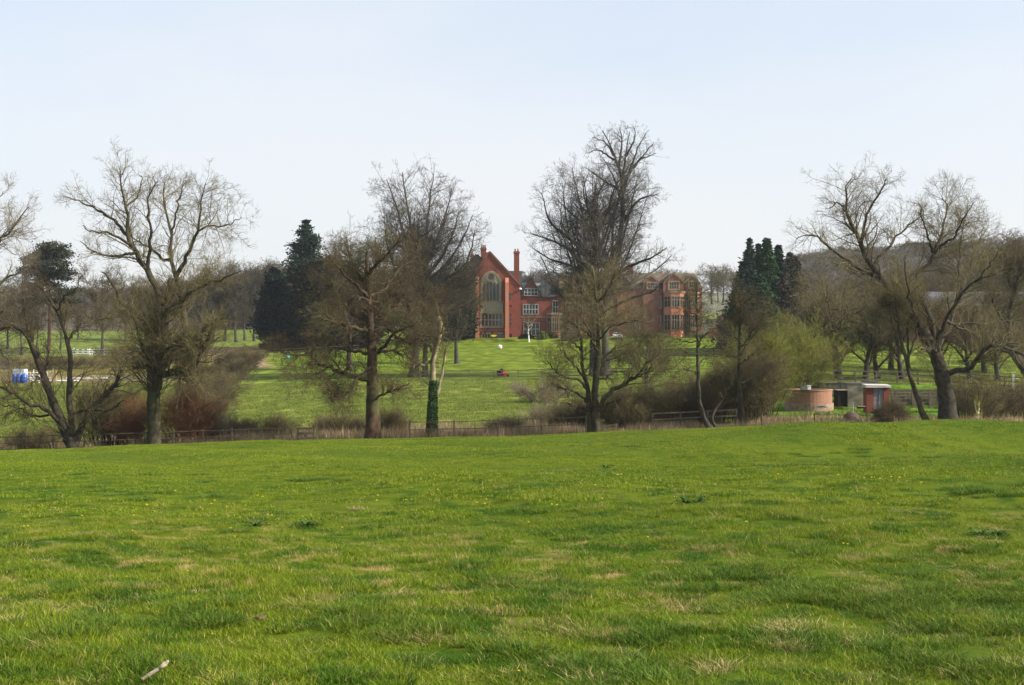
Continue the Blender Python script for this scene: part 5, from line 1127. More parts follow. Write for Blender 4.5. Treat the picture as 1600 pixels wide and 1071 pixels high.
# 9, 10 slim alders
hero('slim_alder', 'slender dark alder with short level branches, bent at its foot', 'tree', 1105, 89,
     [([(1108, 671), (1100, 652), (1093, 630), (1091, 600), (1090, 540), (1089, 500), (1089, 470), (1088, 440)], 4.2, .7), ([(1117, 670), (1113, 652), (1118, 640), (1126, 630), (1138, 611)], 2.8, .8)],
     [([(1090, 553), (1068, 551), (1040, 556)], 1.3, .4, -2), ([(1091, 563), (1105, 556), (1120, 553)], 1.4, .4, 2), ([(1090, 537), (1100, 524), (1116, 519)], 1.4, .4, -1), ([(1090, 532), (1070, 534), (1050, 528)], 1.2, .4, 2), ([(1091, 584), (1070, 577), (1055, 582)], 1.2, .4, -2), ([(1089, 512), (1100, 505), (1112, 500)], 1.0, .3, 2),
      ([(1089, 495), (1078, 486), (1068, 480)], 1.0, .3, -2), ([(1089, 470), (1098, 460), (1106, 452)], .9, .3, 1), ([(1089, 480), (1080, 470), (1074, 462)], .9, .3, 1)],
     [90, 520, 1500, 1800], 27, M_bark_dark, M_twig_brown, dict(lmax=2.2, ang=(50, 90)), dict(trop=.0))
hero('mossy_alder', 'slender sunlit yellowish alder between the bent alder and the willow', 'tree', 1160, 93,
     [([(1161, 662), (1158, 640), (1155, 600), (1155, 560), (1155, 520), (1157, 480), (1155, 452)], 4.2, 1.0)],
     [([(1155, 577), (1165, 563), (1180, 551)], 2.0, .6, -1.5), ([(1155, 560), (1170, 535), (1182, 518), (1200, 505)], 1.8, .5, 2), ([(1156, 603), (1175, 592), (1200, 581)], 1.6, .4, 2), ([(1155, 562), (1140, 557), (1128, 559)], 1.3, .4, -2), ([(1155, 533), (1138, 524), (1120, 520)], 1.2, .4, 2), ([(1156, 500), (1168, 480), (1175, 465)], 1.4, .4, 1),
      ([(1156, 490), (1148, 470), (1146, 455)], 1.2, .4, -1), ([(1155, 545), (1175, 520), (1190, 495), (1205, 488)], 1.4, .4, -2), ([(1156, 515), (1165, 500), (1185, 492)], 1.2, .4, 1)],
     [110, 600, 2200, 2600], 28, M_bark_moss, M_twig_olive, dict(lmax=2.6), dict())
# 12 slim leaning trunk by the big right hand tree
hero('leaning_sapling', 'slim mossy sunlit trunk leaning left beside the massive tree at right', 'tree', 1445, 89.5,
     [([(1447, 661), (1438, 636), (1428, 605), (1421, 585), (1415, 558), (1407, 530), (1404, 500), (1398, 460), (1396, 425)], 4.6, .8), ([(1421, 585), (1419, 550), (1418, 520), (1420, 480), (1418, 440)], 2.4, .6)],
     [([(1414, 556), (1404, 540), (1396, 515), (1390, 480)], 1.8, .4, 2), ([(1420, 560), (1430, 530), (1432, 500), (1436, 470)], 1.6, .4, -2), ([(1405, 520), (1395, 490), (1380, 465)], 1.4, .4, 2), ([(1418, 500), (1426, 470), (1428, 445)], 1.4, .4, 2)],
     [100, 700, 2600, 3400], 29, M_bark_moss, M_twig_olive, dict(lmax=2.8), dict(trop=.15))
# 13 the massive leaning tree at right
hero('willow_tree', 'massive leaning bare old tree with huge dark trunk at the right', 'tree', 1481, 89.5,
     [([(1481, 660), (1480, 630), (1476, 605), (1470, 580), (1464, 558), (1452, 538), (1440, 515)], 14.5, 8.5), ([(1468, 570), (1463, 545), (1458, 520), (1450, 490)], 6.5, 3.5)],
     [([(1448, 532), (1430, 500), (1400, 468), (1372, 432), (1352, 396), (1336, 360), (1322, 328), (1322, 290), (1330, 280)], 8.0, .8, 3), ([(1356, 372), (1353, 340), (1370, 310), (1380, 285), (1384, 280)], 3.2, .6, -2), ([(1374, 434), (1350, 424), (1328, 410), (1300, 393), (1276, 368), (1245, 371)], 4.4, .6, -3),
      ([(1322, 330), (1308, 318), (1290, 330)], 2.0, .4, 3), ([(1376, 420), (1388, 388), (1408, 362), (1430, 345), (1445, 330)], 3.0, .6, 4), ([(1370, 440), (1358, 445), (1350, 458), (1345, 470)], 2.4, .6, -3),
      ([(1450, 510), (1442, 470), (1420, 442), (1428, 428), (1452, 412), (1466, 380), (1480, 330), (1472, 310)], 5.4, .8, 4), ([(1466, 395), (1490, 370), (1508, 340), (1520, 318)], 2.6, .5, 5), ([(1462, 400), (1450, 370), (1440, 340), (1436, 318)], 2.4, .5, -3),
      ([(1468, 560), (1466, 530), (1480, 500), (1495, 470), (1520, 442), (1556, 428), (1576, 420)], 4.4, .8, -4), ([(1495, 470), (1510, 430), (1525, 390), (1540, 360)], 2.8, .5, 4), ([(1470, 550), (1478, 520), (1488, 500), (1500, 440), (1500, 390), (1505, 345)], 3.4, .6, 5),
      ([(1482, 586), (1500, 580), (1520, 572), (1530, 556), (1548, 541), (1575, 545), (1600, 556), (1620, 580)], 5.0, 1.6, -3), ([(1545, 542), (1562, 534), (1590, 540), (1610, 538)], 2.4, .8, 3), ([(1470, 548), (1455, 546), (1438, 545)], 2.8, 1.2, -2), ([(1440, 515), (1425, 480), (1418, 450), (1412, 400)], 3.2, .6, -4),
      ([(1532, 440), (1550, 410), (1560, 385)], 2.0, .4, -3), ([(1520, 515), (1545, 505), (1580, 500)], 1.8, .5, 3), ([(1480, 500), (1500, 512), (1530, 520), (1560, 515)], 2.4, .6, 4), ([(1400, 468), (1385, 478), (1372, 470)], 2.2, .5, 2)],
     [270, 1700, 7500, 12000], 30, M_bark_dark, M_twig_olive, dict(lmax=2.9), dict(wob=.2), [epicormic(140, 3.0, .5, .1, .6, 'all')])
# 14 trunk at the right edge
hero('edge_tree', 'dark tree leaning in from beyond the right edge', 'tree', 1640, 112,
     [([(1640, 655), (1622, 610), (1600, 575), (1584, 552), (1575, 520), (1580, 480), (1590, 440), (1600, 400)], 10, 2)],
     [([(1590, 560), (1560, 545), (1540, 555)], 3, .7, 2), ([(1578, 510), (1555, 480), (1545, 450)], 3, .6, -3), ([(1584, 460), (1575, 420), (1580, 385)], 3, .6, 3), ([(1600, 560), (1625, 520), (1640, 480)], 4, .8, 3), ([(1595, 430), (1620, 400), (1640, 370)], 3, .6, -3)],
     [170, 1100, 4500, 6000], 31, M_bark_dark, M_twig_brown, dict(lmax=4.5), dict())

# ------------------------------------------------------------------ the tall limes and park trees on the lawn
def park_tree(name, label, px, D, H_, W_, seed, n, r0, tf, counts, mt, mc, lean=(0, 0), upright=.7, group=None, kw=None, extra_limbs=(), second=None, sep=True, cat='tree', elev=1.0):
    rng = np.random.default_rng(seed); g = gpt(px, D); base = (g.x, g.y, g.z - .2)
    T, Lb = fan_skel(base, H_, W_, rng, tf, n, r0, lean, upright, elev=elev)
    trunk = [T]
    if second:
        T2, L2 = fan_skel((base[0] + second[0], base[1] + second[1], base[2]), H_ * second[2], W_ * second[3], rng, tf, int(n * .6), r0 * .7, lean, upright); trunk.append(T2); Lb += L2
    for pts, w0, w1, d0, d1 in extra_limbs: Lb.append(pxlimb(pts, D, w0, w1, d0, d1, 12, rng, .05))
    Lb = [(P[np.linspace(0, len(P) - 1, 12).astype(int)], Rr[np.linspace(0, len(Rr) - 1, 12).astype(int)]) for P, Rr in Lb]
    skel = [(np.stack([q[0] for q in Lb]), np.stack([q[1] for q in Lb])), (np.stack([t[0] for t in trunk]), np.stack([t[1] for t in trunk]))]
    k2 = dict(rmin=.0105 * max(1, D / 150)); k2.update(kw or {})
    cr = branch_out(skel, rng, counts, dict(t0=.2, lmax=H_ * .2), **k2)
    return make_tree(name, label, cat, base, trunk, Lb, cr, mt, mc, group, sep)
park_tree('lime_tree', 'tall round-headed bare lime with twin grey trunks behind the oak', 648, 178, 26.0, 7.2, 41, 20, .62, .30, [700, 4500, 15000, 17000], M_bark_grey, M_twig_grey, upright=.75, second=(1.6, .8, .82, .8), kw=dict(trop=.06, rmin=.014, ang=(30, 72)),
          extra_limbs=[([(652, 440), (635, 380), (618, 320), (604, 280)], 3.4, .6, 0, 2), ([(652, 430), (645, 370), (634, 310), (628, 270)], 3.4, .6, 0, -2), ([(654, 430), (665, 370), (672, 310), (678, 272)], 3.4, .6, 0, 2), ([(655, 440), (680, 380), (698, 330), (706, 295)], 3.4, .6, 0, -2), ([(655, 450), (700, 410), (725, 370), (738, 335)], 3, .6, 0, 1), ([(655, 455), (690, 440), (720, 420), (735, 395), (742, 360)], 4, .6, 0, -3), ([(655, 445), (685, 410), (705, 370), (718, 330)], 4, .6, 0, 3), ([(650, 480), (615, 465), (595, 440), (580, 400)], 3.6, .6, 0, 4), ([(655, 500), (690, 490), (720, 480), (745, 470)], 3.4, .6, 0, -4), ([(655, 520), (625, 500), (600, 500)], 3, .6, 0, 3), ([(660, 480), (700, 455), (730, 445), (748, 425)], 3, .6, 0, 3), ([(655, 530), (700, 515), (735, 512)], 2.6, .6, 0, 3)])
park_tree('tallest_lime_tree', 'tallest bare tree of all, dense upright grey crown before the house', 945, 176, 31, 7.6, 42, 24, .72, .24, [700, 4600, 17000, 22000], M_bark_grey, M_twig_grey, lean=(-1.5, 0), upright=.85, second=(-1.2, 1.0, .85, .9), kw=dict(trop=.05, rmin=.014, ang=(30, 72)),
          extra_limbs=[([(950, 420), (968, 370), (974, 310), (966, 260), (952, 225), (940, 205)], 5.5, .7, 0, 1), ([(974, 300), (984, 268), (1000, 250), (1025, 240)], 3, .5, 1, 3), ([(972, 290), (978, 240), (984, 205)], 2.6, .5, 1, -2), ([(966, 262), (972, 225), (968, 198)], 2.4, .5, 1, 3), ([(975, 345), (1000, 312), (1030, 303)], 3, .5, 1, -3), ([(984, 268), (1000, 225), (1010, 208)], 2.2, .4, 1, 2), ([(966, 258), (948, 225), (925, 215)], 2.2, .4, 1, 2), ([(978, 245), (992, 215), (990, 198)], 2, .4, 1, -2), ([(960, 250), (935, 235), (915, 240)], 2, .4, 1, -1), ([(990, 262), (1012, 235), (1022, 222)], 2, .4, 1, 1), ([(972, 300), (940, 280), (915, 262)], 2.4, .4, 1, 2), ([(950, 430), (915, 350), (900, 290), (893, 262)], 3, .5, 0, -2), ([(972, 320), (960, 280), (945, 250)], 2.4, .5, 1, -2),
                       ([(935, 420), (900, 380), (862, 350), (845, 300)], 4, .6, 0, 3), ([(930, 430), (885, 388), (850, 372), (828, 365)], 4, .6, 0, -3), ([(930, 440), (890, 415), (860, 405), (832, 388)], 3.4, .5, 0, 3), ([(930, 460), (890, 440), (862, 425), (850, 445)], 3, .5, 0, -4), ([(950, 440), (985, 415), (1015, 405), (1042, 388)], 4, .6, 0, -3), ([(950, 460), (990, 440), (1020, 425), (1050, 400)], 3.4, .5, 0, 4),
                       ([(930, 480), (895, 470), (870, 455), (845, 400)], 3.4, .5, 0, 3), ([(955, 480), (990, 465), (1020, 455), (1045, 430)], 3, .5, 0, -3)])
park_tree('grey_park_tree', 'smaller bare grey tree between the wide conifer and the round-headed lime', 548, 196, 20.5, 6.0, 43, 12, .42, .28, [240, 1500, 4500, 4500], M_bark_grey, M_twig_grey, upright=.5)
park_tree('brown_park_tree', 'bare brownish tree just left of the chapel, behind the round-headed lime', 715, 205, 18, 5.4, 44, 12, .38, .2, [260, 1600, 4200, 4000], M_bark_grey, M_twig_brown, upright=.4)
park_tree('white_birch', 'tiny white-stemmed birch in front of the ground floor windows', 826, 256, 5.6, 1.7, 45, 6, .15, .4, [40, 200, 500], M_white, M_twig_brown, upright=.6, sep=False, kw=dict(rmin=.02))
park_tree('hanging_alder', 'low bare bush-like tree behind the forked tree, on the lawn slope', 1010, 140, 7.5, 4.2, 46, 10, .2, .12, [160, 900, 2600], M_bark_dark, M_twig_brown, upright=.3, sep=False)
# dark trees behind the rail fence at right
for i, (px, D, h, w, sd_, lb) in enumerate([(1262, 134, 9.5, 3.4, 51, 'first tree behind the rail fence, next to the willow'), (1312, 134.5, 10.5, 4.2, 52, 'stout dark forked tree behind the rail fence above the brick tank'), (1352, 135, 8.5, 3.6, 53, 'thin arching tree behind the rail fence above the concrete box'), (1372, 136, 9.5, 3.8, 54, 'twin-stemmed tree behind the rail fence above the brick hut'),
                                         (1410, 135, 10.5, 4.0, 55, 'leaning dark tree behind the rail fence left of the massive trunk'), (1290, 150, 12.5, 5.0, 56, 'bushy-headed tree deeper behind the fence'), (1392, 152, 12.5, 5.5, 57, 'grey bushy-headed tree deeper behind the brick hut'), (1560, 140, 9.5, 4.5, 58, 'brown tree in front of the barn wall at right edge'), (1516, 142, 8.0, 4.2, 59, 'low brown tree in front of the barn wall'), (1538, 150, 10.5, 5.0, 60, 'taller brown tree against the barn roof'), (1600, 150, 11, 5.0, 61, 'brown tree against the barn, cut by the right edge'), (1470, 152, 9.5, 4.6, 62, 'bushy brown tree hiding the left end of the barn')]):
    park_tree('hedgerow_tree', lb, px, D, h, w, sd_, 9, .30 if i != 1 else .45, .12, [150, 900, 3200, 3000], M_bark_dark, M_twig_brown if i in (7, 8, 4, 9, 10, 11) else M_twig_olive, lean=(random.Random(i).uniform(-1.5, 1), 0), upright=.35, group='trees behind the rail fence at right', sep=False)

# ------------------------------------------------------------------ bare shrubs and thickets
def shrub(name, label, px, D, W_, H_, seed, nst, counts, mt, mc, group=None, spread=.5, base=None, dy=.6, cat='shrub', kw=None, rad=.03):
    rng = np.random.default_rng(seed); g = gpt(px, D) if base is None else base; b = np.array([g.x, g.y, g.z - .05])
    r0 = rng.random(nst) ** .5 * W_ * spread * .5; a = rng.random(nst) * 6.283
    off = np.stack([r0 * np.cos(a), r0 * np.sin(a) * dy], 1); x0 = b[0] + off[:, 0]; y0 = b[1] + off[:, 1]
    P0 = np.stack([x0, y0, ground(x0, y0) - .05], 1); tgt = P0 + np.stack([off[:, 0] * (1 / spread - .6) + rng.normal(size=nst) * W_ * .13, off[:, 1] * (1 / spread - .6) + rng.normal(size=nst) * W_ * .13, H_ * rng.uniform(.6, 1.0, nst) * (1 - .45 * (r0 / (W_ * spread * .5 + 1e-6)) ** 2)], 1)
    s = np.linspace(0, 1, 7)[None, :, None]; P = P0[:, None, :] * (1 - s) + tgt[:, None, :] * s; P[:, :, 2] += (np.sin(s[:, :, 0] * math.pi) * H_ * .10)
    P[:, 1:] += np.cumsum(rng.normal(size=(nst, 6, 3)) * H_ * .018, axis=1); Rr = rad * rng.uniform(.6, 1.5, nst)[:, None] * (1 - .75 * s[:, :, 0])
    d = dict(rmin=.008 * max(1, D / 90), t0=.08); d.update(kw or {})
    cr = branch_out([(P, Rr)], rng, counts, dict(lmax=H_ * .5, lmin=.35, ang=(20, 55), K=5), **d)
    root = empty(name, tuple(b), label, cat, group)
    np_mesh('stems', *tubes([(P - b, Rr, 4)]), mt, root); np_mesh('twigs', *tubes(localise(cr, b)), mc, root); return root
shrub('dogwood_bush', 'big rounded reddish bush glowing behind the pollard trunk, right half', 292, 94, 4.6, 4.6, 61, 60, [500, 2200, 5000], M_twig_red, M_twig_red)
shrub('dogwood_bush', 'dark orange-red bush behind the pollard trunk, left half', 212, 95, 3.6, 3.6, 62, 45, [350, 1600, 3400], M_twig_red, M_twig_red)
shrub('willow_scrub', 'olive brown thicket left of the pollard trunk', 165, 96, 5.0, 5.2, 63, 50, [400, 2000, 5000], M_bark_dark, M_twig_olive)
shrub('willow_scrub', 'low pinkish brown bush right of the red bush', 335, 96, 2.8, 2.4, 64, 35, [260, 1000, 2000], M_twig_red, M_twig_pale)
shrub('willow_bush', 'large rounded yellow-green willow bush left of the brick tank', 1190, 104, 5.0, 8.2, 65, 70, [800, 3600, 9000, 5000], M_bark_moss, M_twig_willow)
shrub('willow_bush', 'yellowish upper willow bush behind the larger one', 1250, 121, 5.2, 7.4, 66, 45, [500, 2400, 6000, 4000], M_bark_moss, M_twig_willow)
shrub('willow_bush', 'brownish sparse willow bush between slender alder and yellow willow', 1172, 99, 4.2, 6.0, 67, 45, [450, 2200, 5600, 3000], M_bark_moss, M_twig_olive)
for i, (px, D, w, h, m_, lb) in enumerate([(1000, 99, 4.0, 3.6, M_twig_olive, 'olive thicket just right of the forked tree'), (1045, 100, 4.2, 3.6, M_twig_olive, 'brown thicket behind the short dark rail fence, leftmost'), (1085, 102, 4.0, 4.2, M_twig_olive, 'thicket behind the bent alder'), (1128, 100, 4.6, 4.4, M_twig_olive, 'dark thicket between the two slender alders'), (968, 97, 3.0, 2.8, M_twig_olive, 'low thicket close right of the forked trunks'), (1170, 104, 4.2, 4.8, M_twig_olive, 'thicket behind the sunlit slender alder'), (895, 98, 2.8, 2.2, M_twig_olive, 'small low thicket left of the forked trunks')]):
    shrub('thicket', lb, px, D, w, h, 70 + i, 46, [360, 1700, 4200], M_bark_dark, m_, 'brook side thicket right of the forked tree')
for i, (px, D, w, h, m_, lb) in enumerate([(428, 97, 3.4, 1.7, M_twig_olive, 'loose bramble bush left of the dark stile'), (505, 99, 2.6, 1.4, M_twig_olive, 'loose bush just right of the dark stile'), (545, 98, 2.4, 1.5, M_twig_olive, 'small bush left of the oak trunk'), (612, 97, 2.6, 2.2, M_twig_olive, 'bush leaning on the right of the oak trunk'), (375, 97, 2.6, 1.3, M_twig_olive, 'low bramble patch between the red bush and the stile'), (795, 97, 2.2, 1.0, M_twig_olive, 'low bramble below the middle of the lawn'), (862, 104, 3.8, 1.6, M_twig_pale, 'pale bramble bank left of the forked tree'), (850, 132, 6.0, 2.2, M_twig_pale, 'pinkish bramble bank upslope left of the forked tree'),
                                         (60, 94, 4.0, 1.6, M_twig_olive, 'low dark bush at the foot of the splayed tree, left side'), (1530, 96, 4.8, 3.6, M_twig_olive, 'dense low bush right of the massive trunk'), (1565, 98, 4.4, 3.2, M_twig_brown, 'low bush at the right edge by the brook'), (1508, 99, 3.6, 4.2, M_twig_brown, 'dark bush tight against the massive trunk'), (1390, 95, 2.2, 1.4, M_twig_brown, 'small bramble before the brick hut'), (1600, 101, 4.4, 3.4, M_twig_olive, 'bush half cut off by the right edge')]):
    shrub('bramble_bush', lb, px, D, w, h, 80 + i, 32, [220, 900, 2000], M_bark_dark, m_, 'brambles along the brook')
shrub('white_stemmed_sapling', 'pale peeling sapling in the low bush at right', 1531, 93.5, .9, 2.3, 99, 4, [30, 60], mat_noise('pale peeling bark', (.6, .55, .38), (.45, .42, .2), 3), M_twig_willow, rad=.07)
# the brown hedge running up to the path, bush by bush
hr = random.Random(4)
for i in range(11):
    t_ = i / 10; px = 318 + 66 * t_; D = 125 + 110 * t_; h = 2.4 - .4 * t_
    shrub('hedge_bush', ['nearest bush of the brown hedge climbing to the sandy path', 'second bush of the brown hedge from the brook', 'third bush of the brown hedge from the brook', 'fourth bush of the brown hedge from the brook', 'fifth bush of the brown hedge from the brook', 'middle bush of the brown hedge climbing to the path', 'fifth bush of the brown hedge from its top', 'fourth bush of the brown hedge from its top', 'third bush of the brown hedge from its top', 'second bush of the brown hedge from its top', 'topmost bush of the brown hedge beside the sandy mound'][i],
          px + hr.uniform(-6, 6), D, 4.6 + 2 * t_, h, 100 + i, 30, [260, 1000, 1500], M_twig_brown, M_twig_brown if i % 3 else M_twig_olive, 'hedge bushes up the slope', spread=.8, dy=1)
for i in range(7):
    shrub('bank_bush', ['leftmost bush on the brown bank above the paddock', 'second bush from the left on the brown bank', 'third bush from the left on the brown bank', 'middle bush on the brown bank above the paddock', 'third bush from the right on the brown bank', 'second bush from the right on the brown bank', 'rightmost bush on the brown bank below the pale rails'][i], 8 + i * 44, 205 + hr.uniform(0, 20), 7, 2.2 if i < 4 else 3.4, 120 + i, 30, [220, 700, 1000], M_twig_olive, M_twig_olive if i % 2 else M_twig_brown, 'bushes on the brown bank', spread=.85)

# ------------------------------------------------------------------ evergreens
def conifer(name, label, px, D, H_, W_, seed, prof, nb, cards, size, mat, mt=M_bark_dark, group=None, droop=.25, clear=.06, base=None, tier=0, rnd=.22, lean=0, cat='tree', flat=.5, ch=1.0):
    rng = np.random.default_rng(seed); g = gpt(px, D) if base is None else base; b = np.array([g.x, g.y, g.z - .1])
    T = limb_poly([(0, 0, -.2), (lean * .3, 0, H_ * .4), (lean, 0, H_ * .99)], .02 * H_ + .12, .04, 12); T = flare(*T)
    h = clear + (1 - clear) * rng.random(nb) ** .9
    if tier: h = np.round(h * tier) / tier + rng.normal(size=nb) * .008
    h = np.clip(h, clear, .985); az = rng.random(nb) * 6.283
    ln = W_ * np.array([prof(float(x)) for x in h]) * rng.uniform(1 - rnd * 1.6, 1 + rnd, nb)
    out = np.stack([np.cos(az), np.sin(az), np.zeros(nb)], 1); K = 5; s = np.linspace(0, 1, K)
    P = np.empty((nb, K, 3))
    for k in range(K): P[:, k] = out * (ln * s[k])[:, None]; P[:, k, 0] += lean * h; P[:, k, 2] = h * H_ - ln * droop * s[k] ** 1.3 + ln * droop * .55 * max(0, s[k] - .6)
    Rr = np.clip(ln * .022, .02, .2)[:, None] * (1 - .75 * s)[None]
    n = nb * cards; bi = rng.integers(0, nb, n); bi = rng.choice(nb, n, p=(ln + .2) / (ln + .2).sum()); u = rng.random(n) ** .6; f = u * (K - 1); i0 = np.minimum(f.astype(int), K - 2); w = (f - i0)[:, None]
    C = P[bi, i0] * (1 - w) + P[bi, i0 + 1] * w; sp = (ln[bi] * .20 + .15)[:, None]
    C = C + rng.normal(size=(n, 3)) * sp * [1, 1, flat]; al = out[bi] * .8 + [0, 0, -.3 * droop * 4]
    root = empty(name, tuple(b), label, cat, group)
    np_mesh('trunk', *tubes([(T[0][None], T[1][None], 10)]), mt, root); np_mesh('branches', *tubes([(P, Rr, 4)]), mt, root)
    np_mesh('crown', *leaf_cards(C, rng, size, align=al, aspect=2.0, al=.5), mat, root, smooth=False); return root
def sub_ground(px, D, z): x = (px - 800) * D / F; return Vector((x, D, z))
egg = lambda p, q=.7: (lambda h: (max(0, 1 - h) ** p) * min(1, (h + .03) / .14) ** q)
conifer('cypress_tree', 'dense dark pointed conifer at the left end of the evergreen group', 429, 258, 16.2, 3.9, 131, egg(.62), 420, 60, .42, M_con_dark, droop=-.5, clear=.10, rnd=.15, flat=.9)
conifer('cedar_tree', 'tall open-topped conifer with layered spreading branches', 478, 256, 26.0, 6.0, 132, lambda h: min(1, (1 - h) ** .8 * 1.3) * (.85 + .15 * math.sin(h * 23 + 1)) + .03, 420, 60, .32, M_con_blue, droop=-.12, clear=.12, tier=0, rnd=.50, flat=.30)
conifer('dark_conifer', 'dark conifer standing between the pointed one and the layered one', 452, 262, 12.5, 3.8, 133, egg(.5), 320, 60, .45, M_con_dark, droop=.2, clear=.1)
conifer('holm_oak', 'wide olive evergreen right of the layered conifer', 515, 250, 17.0, 6.2, 134, lambda h: math.sqrt(max(.02, 1 - ((h - .45) / .56) ** 2)), 420, 80, .40, M_yew, droop=-.25, clear=.08, rnd=.2, flat=.9)
conifer('holm_oak', 'lower olive evergreen behind the oak crown', 560, 252, 13.0, 5.6, 135, lambda h: math.sqrt(max(.02, 1 - ((h - .45) / .56) ** 2)), 300, 70, .40, M_yew, droop=-.25, clear=.08, rnd=.25, flat=.9)
conifer('yew_tree', 'dark evergreen filling the gap left of the chapel', 705, 262, 11.0, 5.2, 136, lambda h: math.sqrt(max(.02, 1 - ((h - .42) / .6) ** 2)), 300, 70, .40, M_con_dark, droop=-.2, clear=.05, flat=.9)
for i, (px, D, top, w, m_, pr, lb, rn, ti) in enumerate([
    (1171, 222, 371, 3.4, M_con_blue, 1.0, 'tall ragged blue-green conifer at the left of the right hand group', .35, 26), (1185, 226, 380, 3.2, M_con_dark, .95, 'ragged dark conifer second in the right hand group', .35, 24), (1198, 222, 371.5, 2.5, M_con_green, .6, 'narrow bright green conifer, the smoothest of the right hand group', .12, 0),
    (1190, 216, 425, 3.4, M_con_green, .7, 'shorter green conifer in front of the right hand group', .2, 0), (1216, 224, 382, 2.8, M_con_dark, .75, 'dark pointed conifer right of the bright green one', .2, 20), (1234, 226, 394, 2.6, M_con_rust, .8, 'brownish pointed conifer, second from the right of its group', .25, 20), (1243, 228, 400, 3.0, M_con_rust, .8, 'rightmost brownish conifer of the right hand group', .25, 18),
    (1160, 224, 408, 3.6, M_con_blue, .9, 'leftmost and lower blue-green conifer of the right hand group', .3, 18), (1226, 218, 432, 3.4, M_con_rust, .7, 'lower rusty conifer in front of the right hand group', .25, 0), (1206, 219, 440, 3.0, M_con_dark, .6, 'low dark conifer at the centre of the right hand group', .2, 0), (1155, 220, 448, 3.0, M_con_dark, .8, 'small dark conifer at the left foot of the right hand group', .25, 0)]):
    g = gpt(px, D); hgt = ZC - (top - HZ) * D / F - g.z
    conifer('conifer', lb, px, D, hgt, w * (1.15 if top < 410 else 1), 140 + i, egg(pr, .5), 620, 30, .30, m_, droop=.22, clear=.03, rnd=rn * 1.3, tier=0, group='conifers at the right of the house', flat=.6)
# scots pine left
g = gpt(76, 246); root_h = ZC - (388 - HZ) * 246 / F - g.z
rng = np.random.default_rng(160); pr_ = empty('scots_pine', (g.x, g.y, g.z - .1), 'dark flat-topped pine with bare reddish stem at the left', 'tree')
T = limb_poly([(0, 0, -.2), (.2, 0, root_h * .5), (-.3, .2, root_h * .97)], .36, .08, 12); np_mesh('trunk', *tubes([(T[0][None], T[1][None], 10)]), mat_noise('pine bark', (.17, .085, .05), (.11, .07, .05), 1.2), pr_)
LB = []; CC = []
for i in range(30):
    h = rng.uniform(.46, .98) * root_h; az = i * 2.4; l = 5.6 * (1 - ((h / root_h - .66) / .44) ** 2) * rng.uniform(.45, 1.15); e = np.array([math.cos(az) * l - .2, math.sin(az) * l, h + rng.uniform(.2, 1.0)])
    LB.append(limb_poly([(0, 0, h - .5), tuple(e * [.5, .5, 1] - [0, 0, .6]), tuple(e)], .09, .02, 6))
    for k in range(4):
        c = e * [.55 + .15 * k, .55 + .15 * k, 1] + rng.normal(size=3) * [.7, .7, .45]; q = rng.normal(size=(210, 3)); CC.append(c + q * [.75, .75, .30])
np_mesh('branches', *tubes([(np.stack([l[0] for l in LB]), np.stack([l[1] for l in LB]), 5)]), M_bark_dark, pr_)
np_mesh('crown', *leaf_cards(np.concatenate(CC), rng, .24), M_con_pine, pr_, smooth=False)
# clipped hedge and bushes by the house
def leafy(name, label, b, L_, W_, H_, mat, n, size, seed, group=None, cat='bush', box=False, taper=.15):
    rng = np.random.default_rng(seed); r = empty(name, b, label, cat, group); q = rng.random((n, 3))
    if box:
        C = (q - [.5, .5, 0]) * [L_, W_, H_]; f = rng.integers(0, 3, n); sgn = rng.random(n) < .5
        C[f == 0, 2] = H_ * rng.uniform(.92, 1.04, (f == 0).sum()); m_ = f == 1; C[m_, 1] = -W_ / 2 + rng.normal(size=m_.sum()) * .06
    else:
        d = nrm(rng.normal(size=(n, 3))); d[:, 2] = np.abs(d[:, 2]); C = d * (rng.random((n, 1)) ** .35) * [L_ / 2, W_ / 2, H_] * (1 + .12 * np.sin(d[:, :1] * 9 + d[:, 1:2] * 7))
    np_mesh('foliage', *leaf_cards(C, rng, size, aspect=1.3), mat, r, smooth=False)
    P, Rr = spawn([(np.array([[[0, 0, -.1], [0, 0, H_ * .3], [0, 0, H_ * .6]]]) + np.linspace(-L_ * .4, L_ * .4, 5)[:, None, None] * [1, 0, 0], np.full((5, 3), .05))], 40, rng, lmin=.5, lmax=H_ * .7); np_mesh('stems', *tubes([(P, Rr, 4)]), M_bark_dark, r); return r
leafy('clipped_hedge', 'long low dark clipped hedge below the left conifers', gpt(446, 250), 10.2, 1.6, 1.35, M_yew, 26000, .16, 171, box=True, cat='hedge')
leafy('clipped_hedge', 'low clipped hedge below the olive evergreens, nearer the house', gpt(540, 252), 11.5, 1.6, 1.1, M_con_dark, 22000, .16, 172, box=True, cat='hedge')
leafy('round_bush', 'round yellow-green bush beside the white birch', gpt(848, 259), 2.4, 2.0, 1.5, M_bush, 5000, .16, 173)
leafy('wall_bush', 'dark bush against the house left of the dark car', gpt(860, 260), 3.0, 1.4, 1.1, M_yew, 5000, .16, 174)
for i, (px, w_, h_, lb) in enumerate([(918, 5, 1.0, 'low border shrub right of the dark car'), (1003, 6.5, 1.3, 'low border shrub in front of the white framed window'), (1030, 4, .9, 'low border shrub left of the tall bay window'), (1085, 4.4, .8, 'low border shrub under the rightmost gable'), (822, 3.2, .9, 'small border shrub under the white windows')]):
    leafy('border_shrub', lb, gpt(px, 259.5), w_, 1.3, h_, M_bush if i != 4 else M_con_dark, 5000, .15, 180 + i, 'border shrubs below the house')

